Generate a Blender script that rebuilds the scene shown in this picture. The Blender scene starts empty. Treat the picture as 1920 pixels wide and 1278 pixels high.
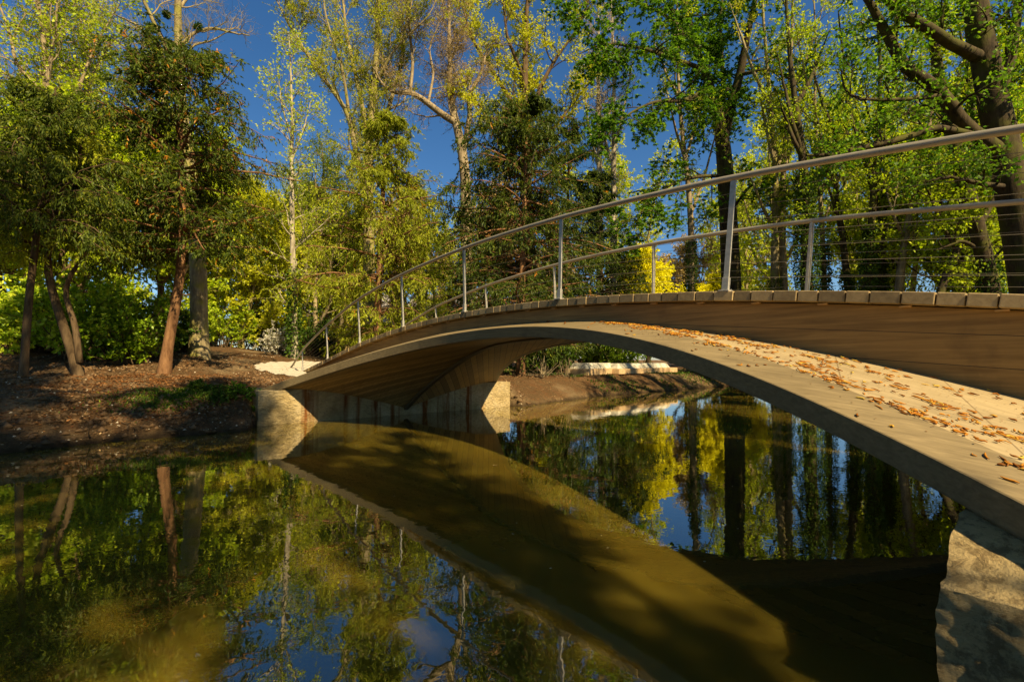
import bpy, math
import numpy as np
from mathutils import Vector

# ------------------------------------------------------------------ camera, sky, sun
sc = bpy.context.scene
F_PX, PITCH, YAW = 904.65, 0.0395, 0.68912
CX, CY, CH = -5.501, -5.549, 1.318
cd = bpy.data.cameras.new('camera'); cam = bpy.data.objects.new('camera', cd)
sc.collection.objects.link(cam)
cd.sensor_width = 36; cd.lens = F_PX / 1920 * 36; cd.clip_start = 0.05; cd.clip_end = 2000
cam.location = (CX, CY, CH); cam.rotation_euler = (math.pi / 2 + PITCH, 0, -YAW)
sc.camera = cam

SUN_EL, SUN_AZ = 44.0, -4.5        # degrees; azimuth measured from -Y towards +X
w = bpy.data.worlds.new("World"); sc.world = w; w.use_nodes = True
nt = w.node_tree; nt.nodes.clear()
sky = nt.nodes.new('ShaderNodeTexSky'); sky.sky_type = 'NISHITA'; sky.sun_disc = False
sky.sun_elevation = math.radians(SUN_EL); sky.sun_rotation = math.pi
sky.air_density = 1.0; sky.dust_density = 0.3; sky.ozone_density = 4.0
hs = nt.nodes.new('ShaderNodeHueSaturation'); hs.inputs['Saturation'].default_value = 1.22
bg = nt.nodes.new('ShaderNodeBackground'); bg.inputs[1].default_value = 0.056
wo = nt.nodes.new('ShaderNodeOutputWorld')
nt.links.new(sky.outputs[0], hs.inputs['Color']); nt.links.new(hs.outputs[0], bg.inputs[0])
nt.links.new(bg.outputs[0], wo.inputs[0])
sd = bpy.data.lights.new('sun', 'SUN'); sun = bpy.data.objects.new('sun', sd)
sc.collection.objects.link(sun)
sd.energy = 5.0; sd.angle = math.radians(0.6); sd.color = (1.0, 0.80, 0.49)
sun.rotation_euler = (math.radians(90 - SUN_EL), 0, math.radians(SUN_AZ))
sun.location = (0, -30, 30)
sc.view_settings.view_transform = 'Standard'; sc.view_settings.look = 'None'
sc.view_settings.exposure = 1.05; sc.view_settings.gamma = 1
sc.render.engine = 'CYCLES'
sc.cycles.max_bounces = 6; sc.cycles.diffuse_bounces = 3; sc.cycles.glossy_bounces = 3
sc.cycles.transmission_bounces = 4; sc.cycles.caustics_reflective = False

# ------------------------------------------------------------------ helpers
R = np.random.default_rng(11)
cs, sn = math.cos(YAW), math.sin(YAW)
def at(px, D):
    """ground point seen in image column px at forward distance D"""
    l = (px - 960) / F_PX * D
    return CX + l * cs + D * sn, CY - l * sn + D * cs
def pt(px, py, D):
    x, y = at(px, D)
    u = (639 - py) / F_PX
    z = CH + D * (math.sin(PITCH) + u * math.cos(PITCH)) / (math.cos(PITCH) - u * math.sin(PITCH))
    return (x, y, z)

def tag(o, label=None, cat=None, group=None, kind=None):
    if label: o['label'] = label
    if cat: o['category'] = cat
    if group: o['group'] = group
    if kind: o['kind'] = kind
    return o
def empty(name, loc=(0, 0, 0), rz=0):
    o = bpy.data.objects.new(name, None); sc.collection.objects.link(o)
    o.location = loc; o.rotation_euler = (0, 0, rz); o.empty_display_size = .3
    return o
def mesh(name, V, Fc, mat, parent=None, smooth=False, tone=None, mats=None):
    """V (n,3); Fc list/array of faces (quads array or list of lists)"""
    me = bpy.data.meshes.new(name)
    V = np.asarray(V, np.float32)
    if isinstance(Fc, np.ndarray):
        k = Fc.shape[1]; n = len(Fc)
        me.vertices.add(len(V)); me.vertices.foreach_set('co', V.ravel())
        me.loops.add(n * k); me.loops.foreach_set('vertex_index', Fc.astype(np.int32).ravel())
        me.polygons.add(n); me.polygons.foreach_set('loop_start', np.arange(0, n * k, k, dtype=np.int32))
        me.polygons.foreach_set('loop_total', np.full(n, k, np.int32))
        me.update(calc_edges=True)
    else:
        me.from_pydata([tuple(v) for v in V.tolist()], [], Fc); me.update()
    if smooth: me.polygons.foreach_set('use_smooth', np.ones(len(me.polygons), bool))
    if tone is not None:
        a = me.attributes.new('tone', 'FLOAT', 'FACE'); a.data.foreach_set('value', np.asarray(tone, np.float32))
    me.materials.append(mat)
    o = bpy.data.objects.new(name, me); sc.collection.objects.link(o)
    if parent is not None: o.parent = parent
    return o

class MB:
    def __init__(s): s.v = []; s.f = []
    def add(s, v, f):
        b = len(s.v); s.v += [tuple(map(float, p)) for p in v]; s.f += [[i + b for i in q] for q in f]
    def box(s, x0, x1, y0, y1, z0, z1):
        s.add([(x0,y0,z0),(x1,y0,z0),(x1,y1,z0),(x0,y1,z0),(x0,y0,z1),(x1,y0,z1),(x1,y1,z1),(x0,y1,z1)],
              [[0,3,2,1],[4,5,6,7],[0,1,5,4],[1,2,6,5],[2,3,7,6],[3,0,4,7]])
    def obox(s, c, ax, ay, az):
        c, ax, ay, az = [np.array(q, float) for q in (c, ax, ay, az)]
        P = [c + i*ax + j*ay + k*az for k in (-1, 1) for i, j in ((-1,-1),(1,-1),(1,1),(-1,1))]
        s.add(P, [[0,3,2,1],[4,5,6,7],[0,1,5,4],[1,2,6,5],[2,3,7,6],[3,0,4,7]])
    def tube(s, P, r, m=8, caps=True):
        P = np.array(P, float); n = len(P); r = np.full(n, r) if np.isscalar(r) else np.array(r)
        T = np.gradient(P, axis=0); T /= np.linalg.norm(T, axis=1)[:, None] + 1e-9
        ref = np.array([0, 0, 1.]) if abs(T[0][2]) < .9 else np.array([1., 0, 0])
        A = np.cross(T, ref); A /= np.linalg.norm(A, axis=1)[:, None] + 1e-9; B = np.cross(A, T)
        th = np.arange(m) * 2 * np.pi / m
        V = (P[:, None] + r[:, None, None] * (A[:, None] * np.cos(th)[None, :, None] + B[:, None] * np.sin(th)[None, :, None])).reshape(-1, 3)
        f = [[i*m+j, (i+1)*m+j, (i+1)*m+(j+1) % m, i*m+(j+1) % m] for i in range(n-1) for j in range(m)]
        if caps: f += [list(range(m)), list(range(n*m-1, (n-1)*m-1, -1))]
        s.add(V, f)
    def build(s, name, mat, parent=None, smooth=False, bevel=0):
        o = mesh(name, s.v, s.f, mat, parent, smooth)
        if bevel:
            b = o.modifiers.new('bevel', 'BEVEL'); b.width = bevel; b.segments = 2; b.limit_method = 'ANGLE'
        return o

# ------------------------------------------------------------------ materials
def newmat(name):
    m = bpy.data.materials.new(name); m.use_nodes = True
    n = m.node_tree; n.nodes.clear(); return m, n
def N(n, t, **kw):
    a = n.nodes.new(t)
    for k, v in kw.items():
        if k in a.inputs.keys() if isinstance(k, str) else False: a.inputs[k].default_value = v
        else: setattr(a, k, v)
    return a
def ramp(n, fac, stops, interp='LINEAR'):
    r = n.nodes.new('ShaderNodeValToRGB'); r.color_ramp.interpolation = interp
    e = r.color_ramp.elements
    while len(e) < len(stops): e.new(.5)
    for i, (p, c) in enumerate(stops):
        e[i].position = p; e[i].color = (c[0], c[1], c[2], 1) if not np.isscalar(c) else (c, c, c, 1)
    n.links.new(fac, r.inputs[0]); return r.outputs[0]
def noise(n, vec, scale, detail=6, rough=.6, dist=0):
    t = n.nodes.new('ShaderNodeTexNoise'); t.inputs['Scale'].default_value = scale
    t.inputs['Detail'].default_value = detail; t.inputs['Roughness'].default_value = rough
    t.inputs['Distortion'].default_value = dist
    n.links.new(vec, t.inputs['Vector']); return t.outputs['Fac']
def mapping(n, vec, scale=(1,1,1), rot=(0,0,0)):
    t = n.nodes.new('ShaderNodeMapping'); t.inputs['Scale'].default_value = scale; t.inputs['Rotation'].default_value = rot
    n.links.new(vec, t.inputs['Vector']); return t.outputs[0]
def mixc(n, fac, a, b, mode='MIX'):
    t = n.nodes.new('ShaderNodeMix'); t.data_type = 'RGBA'; t.blend_type = mode
    for s, v in ((t.inputs[0], fac), (t.inputs[6], a), (t.inputs[7], b)):
        if hasattr(v, 'links'): n.links.new(v, s)
        elif np.isscalar(v): s.default_value = v
        else: s.default_value = (*v, 1)
    return t.outputs[2]
def math_(n, op, a, b=0):
    t = n.nodes.new('ShaderNodeMath'); t.operation = op
    for s, v in ((t.inputs[0], a), (t.inputs[1], b)):
        if hasattr(v, 'links'): n.links.new(v, s)
        else: s.default_value = v
    return t.outputs[0]
def finish(n, col, rough=.8, bumpf=None, bump=.3, dist=.02, metal=0, spec=.3):
    p = n.nodes.new('ShaderNodeBsdfPrincipled'); o = n.nodes.new('ShaderNodeOutputMaterial')
    if hasattr(col, 'links'): n.links.new(col, p.inputs['Base Color'])
    else: p.inputs['Base Color'].default_value = (*col, 1)
    if hasattr(rough, 'links'): n.links.new(rough, p.inputs['Roughness'])
    else: p.inputs['Roughness'].default_value = rough
    p.inputs['Metallic'].default_value = metal; p.inputs['Specular IOR Level'].default_value = spec
    if bumpf is not None:
        b = n.nodes.new('ShaderNodeBump'); b.inputs['Strength'].default_value = bump; b.inputs['Distance'].default_value = dist
        n.links.new(bumpf, b.inputs['Height']); n.links.new(b.outputs[0], p.inputs['Normal'])
    n.links.new(p.outputs[0], o.inputs[0]); return p
def objco(n): return n.nodes.new('ShaderNodeTexCoord').outputs['Object']
def geopos(n): return n.nodes.new('ShaderNodeNewGeometry').outputs['Position']

def wood_mat(name, c1, c2, scale=(14, 1.2, 14), rough=.65, bump=.25, knots=True):
    m, n = newmat(name); v = objco(n)
    g = noise(n, mapping(n, v, scale), 1.6, 8, .65, .6)
    w1 = noise(n, v, 1.1, 3, .5)
    c = ramp(n, g, [(.3, c1), (.7, c2)])
    c = mixc(n, ramp(n, w1, [(.35, .0), (.75, .45)]), c, tuple(x * .72 for x in c1))
    st = noise(n, mapping(n, v, (3, 1.5, .9)), 1.3, 5, .6, .3)
    c = mixc(n, ramp(n, st, [(.58, 0), (.72, .5)]), c, tuple(x * .55 for x in c1))
    if knots:
        vo = n.nodes.new('ShaderNodeTexVoronoi'); vo.inputs['Scale'].default_value = 1.3
        n.links.new(mapping(n, v, (2.2, .9, 2.2)), vo.inputs['Vector'])
        c = mixc(n, ramp(n, vo.outputs['Distance'], [(.02, .7), (.055, 0)]), c, tuple(x * .3 for x in c1))
    finish(n, c, rough, g, bump, .004); return m
def leaf_mat(name, stops, trans=.45, tcol=1.25, rough=.5):
    m, n = newmat(name)
    a = n.nodes.new('ShaderNodeAttribute'); a.attribute_name = 'tone'
    c = ramp(n, a.outputs['Fac'], stops)
    d = n.nodes.new('ShaderNodeBsdfDiffuse'); t = n.nodes.new('ShaderNodeBsdfTranslucent')
    n.links.new(c, d.inputs[0])
    c2 = mixc(n, 1.0, c, (tcol, tcol, tcol * .5), 'MULTIPLY'); n.links.new(c2, t.inputs[0])
    mx = n.nodes.new('ShaderNodeMixShader'); mx.inputs[0].default_value = trans
    n.links.new(d.outputs[0], mx.inputs[1]); n.links.new(t.outputs[0], mx.inputs[2])
    g = n.nodes.new('ShaderNodeBsdfGlossy'); g.inputs['Roughness'].default_value = rough
    g.inputs[0].default_value = (.9, .9, .8, 1)
    m2 = n.nodes.new('ShaderNodeMixShader'); m2.inputs[0].default_value = .012
    n.links.new(mx.outputs[0], m2.inputs[1]); n.links.new(g.outputs[0], m2.inputs[2])
    o = n.nodes.new('ShaderNodeOutputMaterial'); n.links.new(m2.outputs[0], o.inputs[0]); return m
def bark_mat(name, c1, c2, scale=9, stretch=.25, moss=None):
    m, n = newmat(name); v = geopos(n)
    g = noise(n, mapping(n, v, (1, 1, stretch)), scale, 7, .7, .4)
    c = ramp(n, g, [(.35, c1), (.65, c2)])
    if moss is not None:
        mm = noise(n, v, 2.3, 5, .6)
        c = mixc(n, ramp(n, mm, [(.45, 0), (.62, .85)]), c, moss)
    finish(n, c, .9, g, .8, .03, spec=.15); return m

M = {}
M['deckwood'] = wood_mat('deck_wood', (.20, .155, .085), (.36, .28, .155), (1.0, 16, 16), .7)
M['fascia'] = wood_mat('fascia_wood', (.22, .135, .045), (.33, .21, .075), (18, .8, 18), .6)
M['shelltop'] = wood_mat('shell_top_wood', (.50, .42, .26), (.64, .55, .36), (9, .9, 9), .6, .1, False)
M['beam'] = wood_mat('edge_beam_wood', (.15, .11, .05), (.28, .21, .10), (26, 1.0, 26), .6)
M['shellunder'] = wood_mat('shell_under_wood', (.17, .115, .045), (.36, .255, .11), (26, .9, 5), .65, .3)
M['keel'] = wood_mat('keel_wood', (.10, .07, .03), (.15, .11, .05), (14, .8, 14), .6)

def steel():
    m, n = newmat('galvanised_steel'); v = objco(n)
    g = noise(n, v, 24, 5, .6)
    c = ramp(n, g, [(.3, (.30, .28, .22)), (.7, (.44, .41, .33))])
    finish(n, c, ramp(n, g, [(.2, .32), (.8, .5)]), None, metal=.2, spec=.5); return m
M['steel'] = steel()
M['cable'] = None
def rail():
    m, n = newmat('brushed_rail'); v = objco(n)
    g = noise(n, mapping(n, v, (20, 2, 20)), 3, 4, .6)
    c = ramp(n, g, [(.3, (.22, .195, .14)), (.7, (.33, .29, .21))])
    finish(n, c, .5, g, .05, .002, metal=.2, spec=.4); return m
M['rail'] = rail()
m_, n_ = newmat('dull_wire'); finish(n_, (.16, .14, .10), .5); M['cable'] = m_

def stone(rust):
    m, n = newmat('rough_stone_' + ('stained' if rust else 'plain')); v = geopos(n)
    big = noise(n, v, 2.6, 9, .62, .25)
    fine = noise(n, mapping(n, v, (1, 1, 2.2)), 11, 10, .75, .2)
    c = ramp(n, big, [(.28, (.34, .24, .09)), (.5, (.56, .42, .19)), (.72, (.70, .56, .31))])
    c = mixc(n, ramp(n, fine, [(.36, .6), (.5, 0)]), c, (.22, .165, .085))
    # damp foot of the block
    sx = n.nodes.new('ShaderNodeSeparateXYZ'); n.links.new(v, sx.inputs[0])
    if rust:
        st = noise(n, mapping(n, v, (3.1, 0, .22)), 1.0, 4, .62, .25)
        k = ramp(n, st, [(.50, 0), (.60, 1)])
        # streaks grow under the shell only
        ax = math_(n, 'ABSOLUTE', sx.outputs[0], 0)
        lim = ramp(n, math_(n, 'MULTIPLY', ax, .3), [(.0, 1), (.70, 1), (.80, 0)])
        wob = noise(n, mapping(n, v, (9, 1, 3)), 1.5, 4, .6)
        k = mixc(n, 1.0, mixc(n, 1.0, k, lim, 'MULTIPLY'), ramp(n, wob, [(.25, .35), (.5, 1)]), 'MULTIPLY')
        c = mixc(n, k, c, mixc(n, noise(n, mapping(n, v, (7, 0, .3)), 1.3, 2), (.40, .13, .018), (.05, .02, .008)))
    else:
        ru = noise(n, v, 1.9, 6, .7, .5)
        c = mixc(n, ramp(n, ru, [(.52, 0), (.66, .75)]), c, (.40, .21, .07))
        dk = noise(n, v, 4.2, 8, .7, .1)
        c = mixc(n, ramp(n, dk, [(.5, 0), (.68, .85)]), c, (.055, .04, .015))
        c = mixc(n, .7, c, (.74, .55, .25))
        c = mixc(n, ramp(n, noise(n, v, 17, 9, .75, .15), [(.42, .65), (.53, 0)]), c, (.16, .105, .04))
    h = math_(n, 'ADD', math_(n, 'MULTIPLY', big, 1.0), math_(n, 'MULTIPLY', fine, 1.1))
    finish(n, c, .9, h, 1.0, .09, spec=.2); return m
M['stone1'] = stone(True); M['stone2'] = stone(False)

def ground_mat():
    m, n = newmat('mulch_ground'); v = geopos(n)
    a = noise(n, v, 3.0, 8, .65, .2); b = noise(n, v, 34, 9, .8, .5); cns = noise(n, v, .55, 4, .55)
    c = ramp(n, b, [(.32, (.03, .017, .007)), (.5, (.12, .07, .028)), (.66, (.27, .175, .08)), (.78, (.46, .35, .20))])
    c = mixc(n, ramp(n, a, [(.45, 0), (.62, .6)]), c, (.16, .075, .028))
    c = mixc(n, ramp(n, cns, [(.5, 0), (.66, .55)]), c, (.34, .25, .13))
    # bare clay on the steep bank
    g = n.nodes.new('ShaderNodeNewGeometry'); s = n.nodes.new('ShaderNodeSeparateXYZ'); n.links.new(g.outputs['Normal'], s.inputs[0])
    st = ramp(n, s.outputs[2], [(.55, .85), (.86, 0)])
    c = mixc(n, st, c, ramp(n, noise(n, mapping(n, v, (1, 1, .4)), 6, 8, .7, .5), [(.35, (.10, .06, .025)), (.65, (.36, .25, .12))]))
    sp = n.nodes.new('ShaderNodeSeparateXYZ'); n.links.new(v, sp.inputs[0])
    wet = math_(n, 'ADD', sp.outputs[2], math_(n, 'MULTIPLY', noise(n, v, 3, 4, .6), .14))
    c = mixc(n, ramp(n, wet, [(.09, .8), (.2, 0)]), c, (.035, .022, .010))
    h = math_(n, 'ADD', a, math_(n, 'MULTIPLY', b, .7))
    finish(n, c, .95, h, 1.0, .12, spec=.1); return m
M['ground'] = ground_mat()
def path_mat():
    m, n = newmat('pale_gravel'); v = geopos(n)
    b = noise(n, v, 60, 6, .8); a = noise(n, v, 2, 4, .6)
    c = ramp(n, b, [(.3, (.30, .26, .18)), (.7, (.50, .45, .35))])
    c = mixc(n, ramp(n, a, [(.5, 0), (.75, .35)]), c, (.45, .38, .27))
    finish(n, c, .95, b, .6, .01, spec=.1); return m
M['path'] = path_mat()
def water_mat():
    m, n = newmat('murky_water'); v = geopos(n)
    w1 = noise(n, mapping(n, v, (1, 1, 1)), 6, 2, .5, .6)
    w2 = noise(n, mapping(n, v, (.7, 1, 1), (0, 0, .6)), 1.1, 2, .5, .3)
    h = math_(n, 'ADD', math_(n, 'MULTIPLY', w1, .35), w2)
    b = n.nodes.new('ShaderNodeBump'); b.inputs['Strength'].default_value = .07; b.inputs['Distance'].default_value = .03
    n.links.new(h, b.inputs['Height'])
    d = n.nodes.new('ShaderNodeSubsurfaceScattering'); d.inputs['Scale'].default_value = 1.0; d.inputs['Radius'].default_value = (.5, .42, .15)
    mk = noise(n, v, .8, 4, .55, .4)
    n.links.new(ramp(n, mk, [(.3, (.050, .035, .0035)), (.7, (.092, .066, .006))]), d.inputs[0])
    g = n.nodes.new('ShaderNodeBsdfGlossy'); g.inputs['Roughness'].default_value = .0; g.inputs[0].default_value = (1, 1, 1, 1)
    n.links.new(b.outputs[0], g.inputs['Normal'])
    fr = n.nodes.new('ShaderNodeFresnel'); fr.inputs[0].default_value = 1.75
    mx = n.nodes.new('ShaderNodeMixShader'); o = n.nodes.new('ShaderNodeOutputMaterial')
    n.links.new(math_(n, 'MINIMUM', math_(n, 'ADD', math_(n, 'MULTIPLY', fr.outputs[0], 1.0), .11), 1.0), mx.inputs[0])
    n.links.new(d.outputs[0], mx.inputs[1]); n.links.new(g.outputs[0], mx.inputs[2]); n.links.new(mx.outputs[0], o.inputs[0])
    return m
M['water'] = water_mat()
def plain(name, col, rough=.8, var=.25, sc_=20):
    m, n = newmat(name); v = objco(n); g = noise(n, v, sc_, 5, .6)
    finish(n, ramp(n, g, [(.3, tuple(x * (1 - var) for x in col)), (.7, tuple(min(1, x * (1 + var)) for x in col))]), rough, g, .2, .01)
    return m
M['white'] = plain('white_render', (.78, .75, .68), .9, .06, 3)
M['slate'] = plain('grey_roof', (.22, .2, .18), .8, .2, 8)
M['window'] = plain('dark_window', (.04, .05, .06), .2, .1)
M['tan'] = plain('tan_cut_side', (.46, .31, .15), .85, .3, 6)
M['palestone'] = plain('pale_slab_top', (.40, .37, .28), .85, .5, 3)
M['chip'] = plain('pale_chip', (.50, .42, .28), .9, .3)
M['catkin'] = leaf_mat('dry_catkin', [(0, (.12, .04, .008)), (.45, (.36, .13, .012)), (.8, (.50, .22, .025)), (1, (.52, .38, .06))], .1, 1.0)
M['deadleaf'] = leaf_mat('dead_leaf', [(0, (.14, .05, .018)), (.6, (.27, .12, .035)), (1, (.46, .32, .16))], .1, 1.0)
Y1 = [(0, (.18, .27, .006)), (.5, (.36, .47, .012)), (1, (.62, .66, .03))]
M['lf_lime'] = leaf_mat('lime_leaf', Y1, .5)
M['lf_yellow'] = leaf_mat('yellow_blossom', [(0, (.50, .50, .006)), (.5, (.72, .68, .01)), (1, (.88, .82, .03))], .45)
M['lf_gold'] = leaf_mat('gold_green_leaf', [(0, (.20, .25, .006)), (.5, (.40, .44, .012)), (1, (.64, .63, .03))], .5)
M['lf_green'] = leaf_mat('fresh_green_leaf', [(0, (.03, .09, .006)), (.5, (.10, .22, .010)), (1, (.26, .40, .02))], .5)
M['lf_mid'] = leaf_mat('mid_green_leaf', [(0, (.15, .25, .006)), (.5, (.33, .45, .012)), (1, (.60, .66, .03))], .5)
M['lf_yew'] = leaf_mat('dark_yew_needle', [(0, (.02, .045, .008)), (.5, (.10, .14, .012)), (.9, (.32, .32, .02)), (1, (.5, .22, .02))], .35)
M['lf_yewlit'] = leaf_mat('sunlit_yew_needle', [(0, (.09, .12, .008)), (.5, (.27, .31, .014)), (.93, (.52, .52, .03)), (1, (.5, .22, .02))], .4)  # brighter copy of the yew needle, sunlight put into the colour
M['lf_ivy'] = leaf_mat('ivy_leaf', [(0, (.02, .05, .006)), (.6, (.07, .13, .010)), (1, (.24, .30, .02))], .2)
M['lf_laurel'] = leaf_mat('laurel_leaf', [(0, (.07, .14, .008)), (.5, (.28, .42, .014)), (1, (.72, .74, .06))], .35, rough=.35)
M['lf_white'] = leaf_mat('white_blossom', [(0, (.3, .3, .2)), (.5, (.62, .6, .5)), (1, (.8, .77, .66))], .3)
M['lf_pink'] = leaf_mat('bud_haze', [(0, (.30, .20, .07)), (1, (.58, .44, .16))], .3)
M['bk_brown'] = bark_mat('brown_bark', (.045, .028, .013), (.15, .10, .05))
M['bk_red'] = bark_mat('red_brown_bark', (.09, .042, .018), (.28, .15, .065), 7)
M['bk_pale'] = bark_mat('pale_bark', (.13, .095, .05), (.38, .30, .17), 8)
M['bk_white'] = bark_mat('whitish_bark', (.16, .13, .08), (.48, .42, .29), 6)
M['bk_dark'] = bark_mat('dark_mossy_bark', (.022, .016, .008), (.085, .062, .03), 8, .25, (.075, .075, .012))
M['bk_moss'] = bark_mat('mossy_pale_bark', (.13, .10, .05), (.36, .29, .15), 8, .3, (.24, .22, .04))

# ------------------------------------------------------------------ terrain
YB = ([-400, -60, -20, -8, -6.7, -5.3, -4.2, -3.52, -3.3, -3.0, 3.0, 3.25, 3.45, 5.5, 7.4, 12, 19.7, 20.6, 400],
      [-5, 1, 3.2, 4.2, 4.35, 4.62, 4.62, 4.66, 5.2, 5.6, 5.6, 5.4, 4.9, 5.35, 5.95, 6.2, 6.45, 6.5, 6.5])
YN = ([-400, -60, -12, -8, -5.5, -3.5, -3.2, 3.2, 3.5, 7, 10, 13, 15.5, 18.5, 20.5, 24, 400],
      [-30, -12, -6.7, -6.2, -5.95, -5.75, -5.9, -5.9, -5.7, -5.0, -3.6, -.7, 1.6, 4, 6.4, 12, 12])
def vnoise(x, y, s, seed=0):
    x = np.asarray(x) * s + seed * 7.3; y = np.asarray(y) * s - seed * 3.1
    return (np.sin(x * 1.0 + 1.7 * np.sin(y * .9)) + np.sin(y * 1.3 + 1.3 * np.sin(x * 1.1 + 2)) + np.sin((x + y) * .77 + 3)) / 3
def gz(X, Y):
    X = np.asarray(X, float); Y = np.asarray(Y, float)
    wob = .10 * vnoise(X, Y * 0, 2.2, 3) + .05 * vnoise(X, Y * 0, 6, 4)
    mask = np.where((np.abs(X) < 4.2), 0, 1)
    yb = np.interp(X, *YB) + wob * mask; yn = np.interp(X, *YN) + wob * mask
    m = np.minimum(yb - Y, Y - yn); s = -m
    k = np.interp(X, [-2, 6, 14], [1, .3, .15])
    far = np.interp(s, [.0, .12, .9, 4.5, 8, 14, 25, 60, 300], [0, 0, 0, .34, .80, 1.30, 1.9, 3, 5]) * k
    near = np.interp(s, [.9, 6, 40], [0, .35, 1.0])
    rise = np.where(Y > (yb + yn) / 2, far, near)
    bw = np.interp(X, [-3.8, -3.4, 3.4, 4], [1.5, .75, .75, 1.2])
    bank = .64 * np.clip((s + .02) / bw, 0, 1) ** .72
    z = np.where(s > 0, bank + rise, -np.clip(m * .9, 0, 1.1) - .02)
    amp = np.clip(s * .8, 0, 1)
    z = z + amp * (.045 * vnoise(X, Y, 1.3, 1) + .04 * vnoise(X, Y, 3.7, 2) + .022 * vnoise(X, Y, 8.3, 5) + .014 * vnoise(X, Y, 19, 6))
    return z
def grid_axis(lo, hi, step, far):
    a = list(np.arange(lo, hi, step)); d = step; x = a[-1]; b = []
    while x < far: d *= 1.22; x += d; b.append(x)
    x = lo; d = step; c = []
    while x > -far: d *= 1.22; x -= d; c.append(x)
    return np.array(c[::-1] + a + b)
gx = grid_axis(-12, 11, .07, 500); gy = grid_axis(3.2, 13, .07, 500)
GX, GY = np.meshgrid(gx, gy)
GZ = gz(GX, GY)
V = np.stack([GX, GY, GZ], -1).reshape(-1, 3)
nx, ny = len(gx), len(gy)
ii, jj = np.meshgrid(np.arange(nx - 1), np.arange(ny - 1)); q = (jj * nx + ii).ravel()
g_o = mesh('ground', V, np.stack([q, q + 1, q + nx + 1, q + nx], 1), M['ground'], smooth=True)
tag(g_o, 'brown mulch covered river banks', None, None, 'structure')
# water sheet
xs = np.linspace(-120, 24, 60)
mb = MB()
mb.add([(-160, -40, 0), (26, -40, 0), (26, 14, 0), (-160, 14, 0)], [[0, 1, 2, 3]])
wobj = mb.build('water', M['water']); tag(wobj, 'still murky green river water', None, None, 'structure')

def ground_hit(px, py):
    for D in np.arange(5, 90, .05):
        x, y, z = pt(px, py, D)
        if z <= float(gz(x, y)): return x, y
    return x, y
def drape(name, poly, mat, lift=.02, step=.16):
    poly = np.array(poly); x0, y0 = poly.min(0); x1, y1 = poly.max(0)
    X, Y = np.meshgrid(np.arange(x0, x1, step), np.arange(y0, y1, step))
    def inside(x, y):
        c = np.zeros(x.shape, bool); j = len(poly) - 1
        for i in range(len(poly)):
            xi, yi = poly[i]; xj, yj = poly[j]
            t = ((yi > y) != (yj > y)) & (x < (xj - xi) * (y - yi) / (yj - yi + 1e-12) + xi)
            c ^= t; j = i
        return c
    nx_ = X.shape[1]; inn = inside(X, Y)
    keep = inn[:-1, :-1] & inn[1:, :-1] & inn[:-1, 1:] & inn[1:, 1:]
    jj, ii = np.nonzero(keep); q = jj * nx_ + ii
    V = np.stack([X, Y, gz(X, Y) + lift], -1).reshape(-1, 3)
    Fq = np.stack([q, q + 1, q + nx_ + 1, q + nx_], 1)
    u, inv = np.unique(Fq, return_inverse=True)
    return mesh(name, V[u], inv.reshape(Fq.shape), mat, smooth=True)
PA = [ground_hit(*p) for p in ((474, 688), (486, 683), (520, 678.5), (560, 677.5), (600, 678.5), (640, 679.5), (645, 690), (620, 706), (575, 709), (540, 706), (510, 701), (486, 696))]
PAX = (min(p[0] for p in PA) + .15, max(p[0] for p in PA), min(p[1] for p in PA) + .1, max(p[1] for p in PA) - .1)
p_o = drape('path', PA, M['path'], .02, .035); tag(p_o, 'white gravel path at the foot of the bridge', None, None, 'structure')
PB = [ground_hit(*p) for p in ((588, 657), (620, 653.5), (665, 652.5), (720, 652), (720, 660), (660, 661), (640, 664), (610, 662))]
p_o = drape('path', PB, M['path'], .02, .12); tag(p_o, 'narrow white gravel path curving away beyond the mound', None, None, 'structure')

# ------------------------------------------------------------------ bridge
DW = 1.115
def deckz(Y):
    a = abs(Y)
    return 2.118 - .014 * a * a if a < 6 else 1.614 - .168 * (a - 6)
def halfw(Y): return 1.2 + .061 * Y * Y
def edgez(Y): return 1.788 - .0343 * Y * Y
def keelz(Y): return float(np.interp(abs(Y), [0, .56, 1.05, 1.5, 2, 2.53, 3.11, 3.74, 4.43, 5.19, 5.7], [1.70, 1.69, 1.667, 1.627, 1.545, 1.39, 1.165, .905, .576, .136, -.22]))
def topz(X, Y):
    e = halfw(Y) - abs(X)
    return edgez(Y) + .07 * min(1, e / .3) + .085 * max(0, e - .0)
bridge = empty('footbridge', (0, 0, 0))
tag(bridge, 'curved timber footbridge with flaring arched underside and steel wire railings spanning the river', 'bridge')
BT = .145
ys = np.linspace(-5.63, 5.63, 81)
BW = .29
# top skin
V = []; Fq = []
K = 24
for Y in ys:
    w_ = halfw(Y) - BW
    for i in range(K + 1):
        x = -w_ + 2 * w_ * i / K
        V.append((x, Y, topz(x, Y) - .004))
for j in range(len(ys) - 1):
    for i in range(K):
        a = j * (K + 1) + i; Fq.append([a, a + 1, a + K + 2, a + K + 1])
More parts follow.
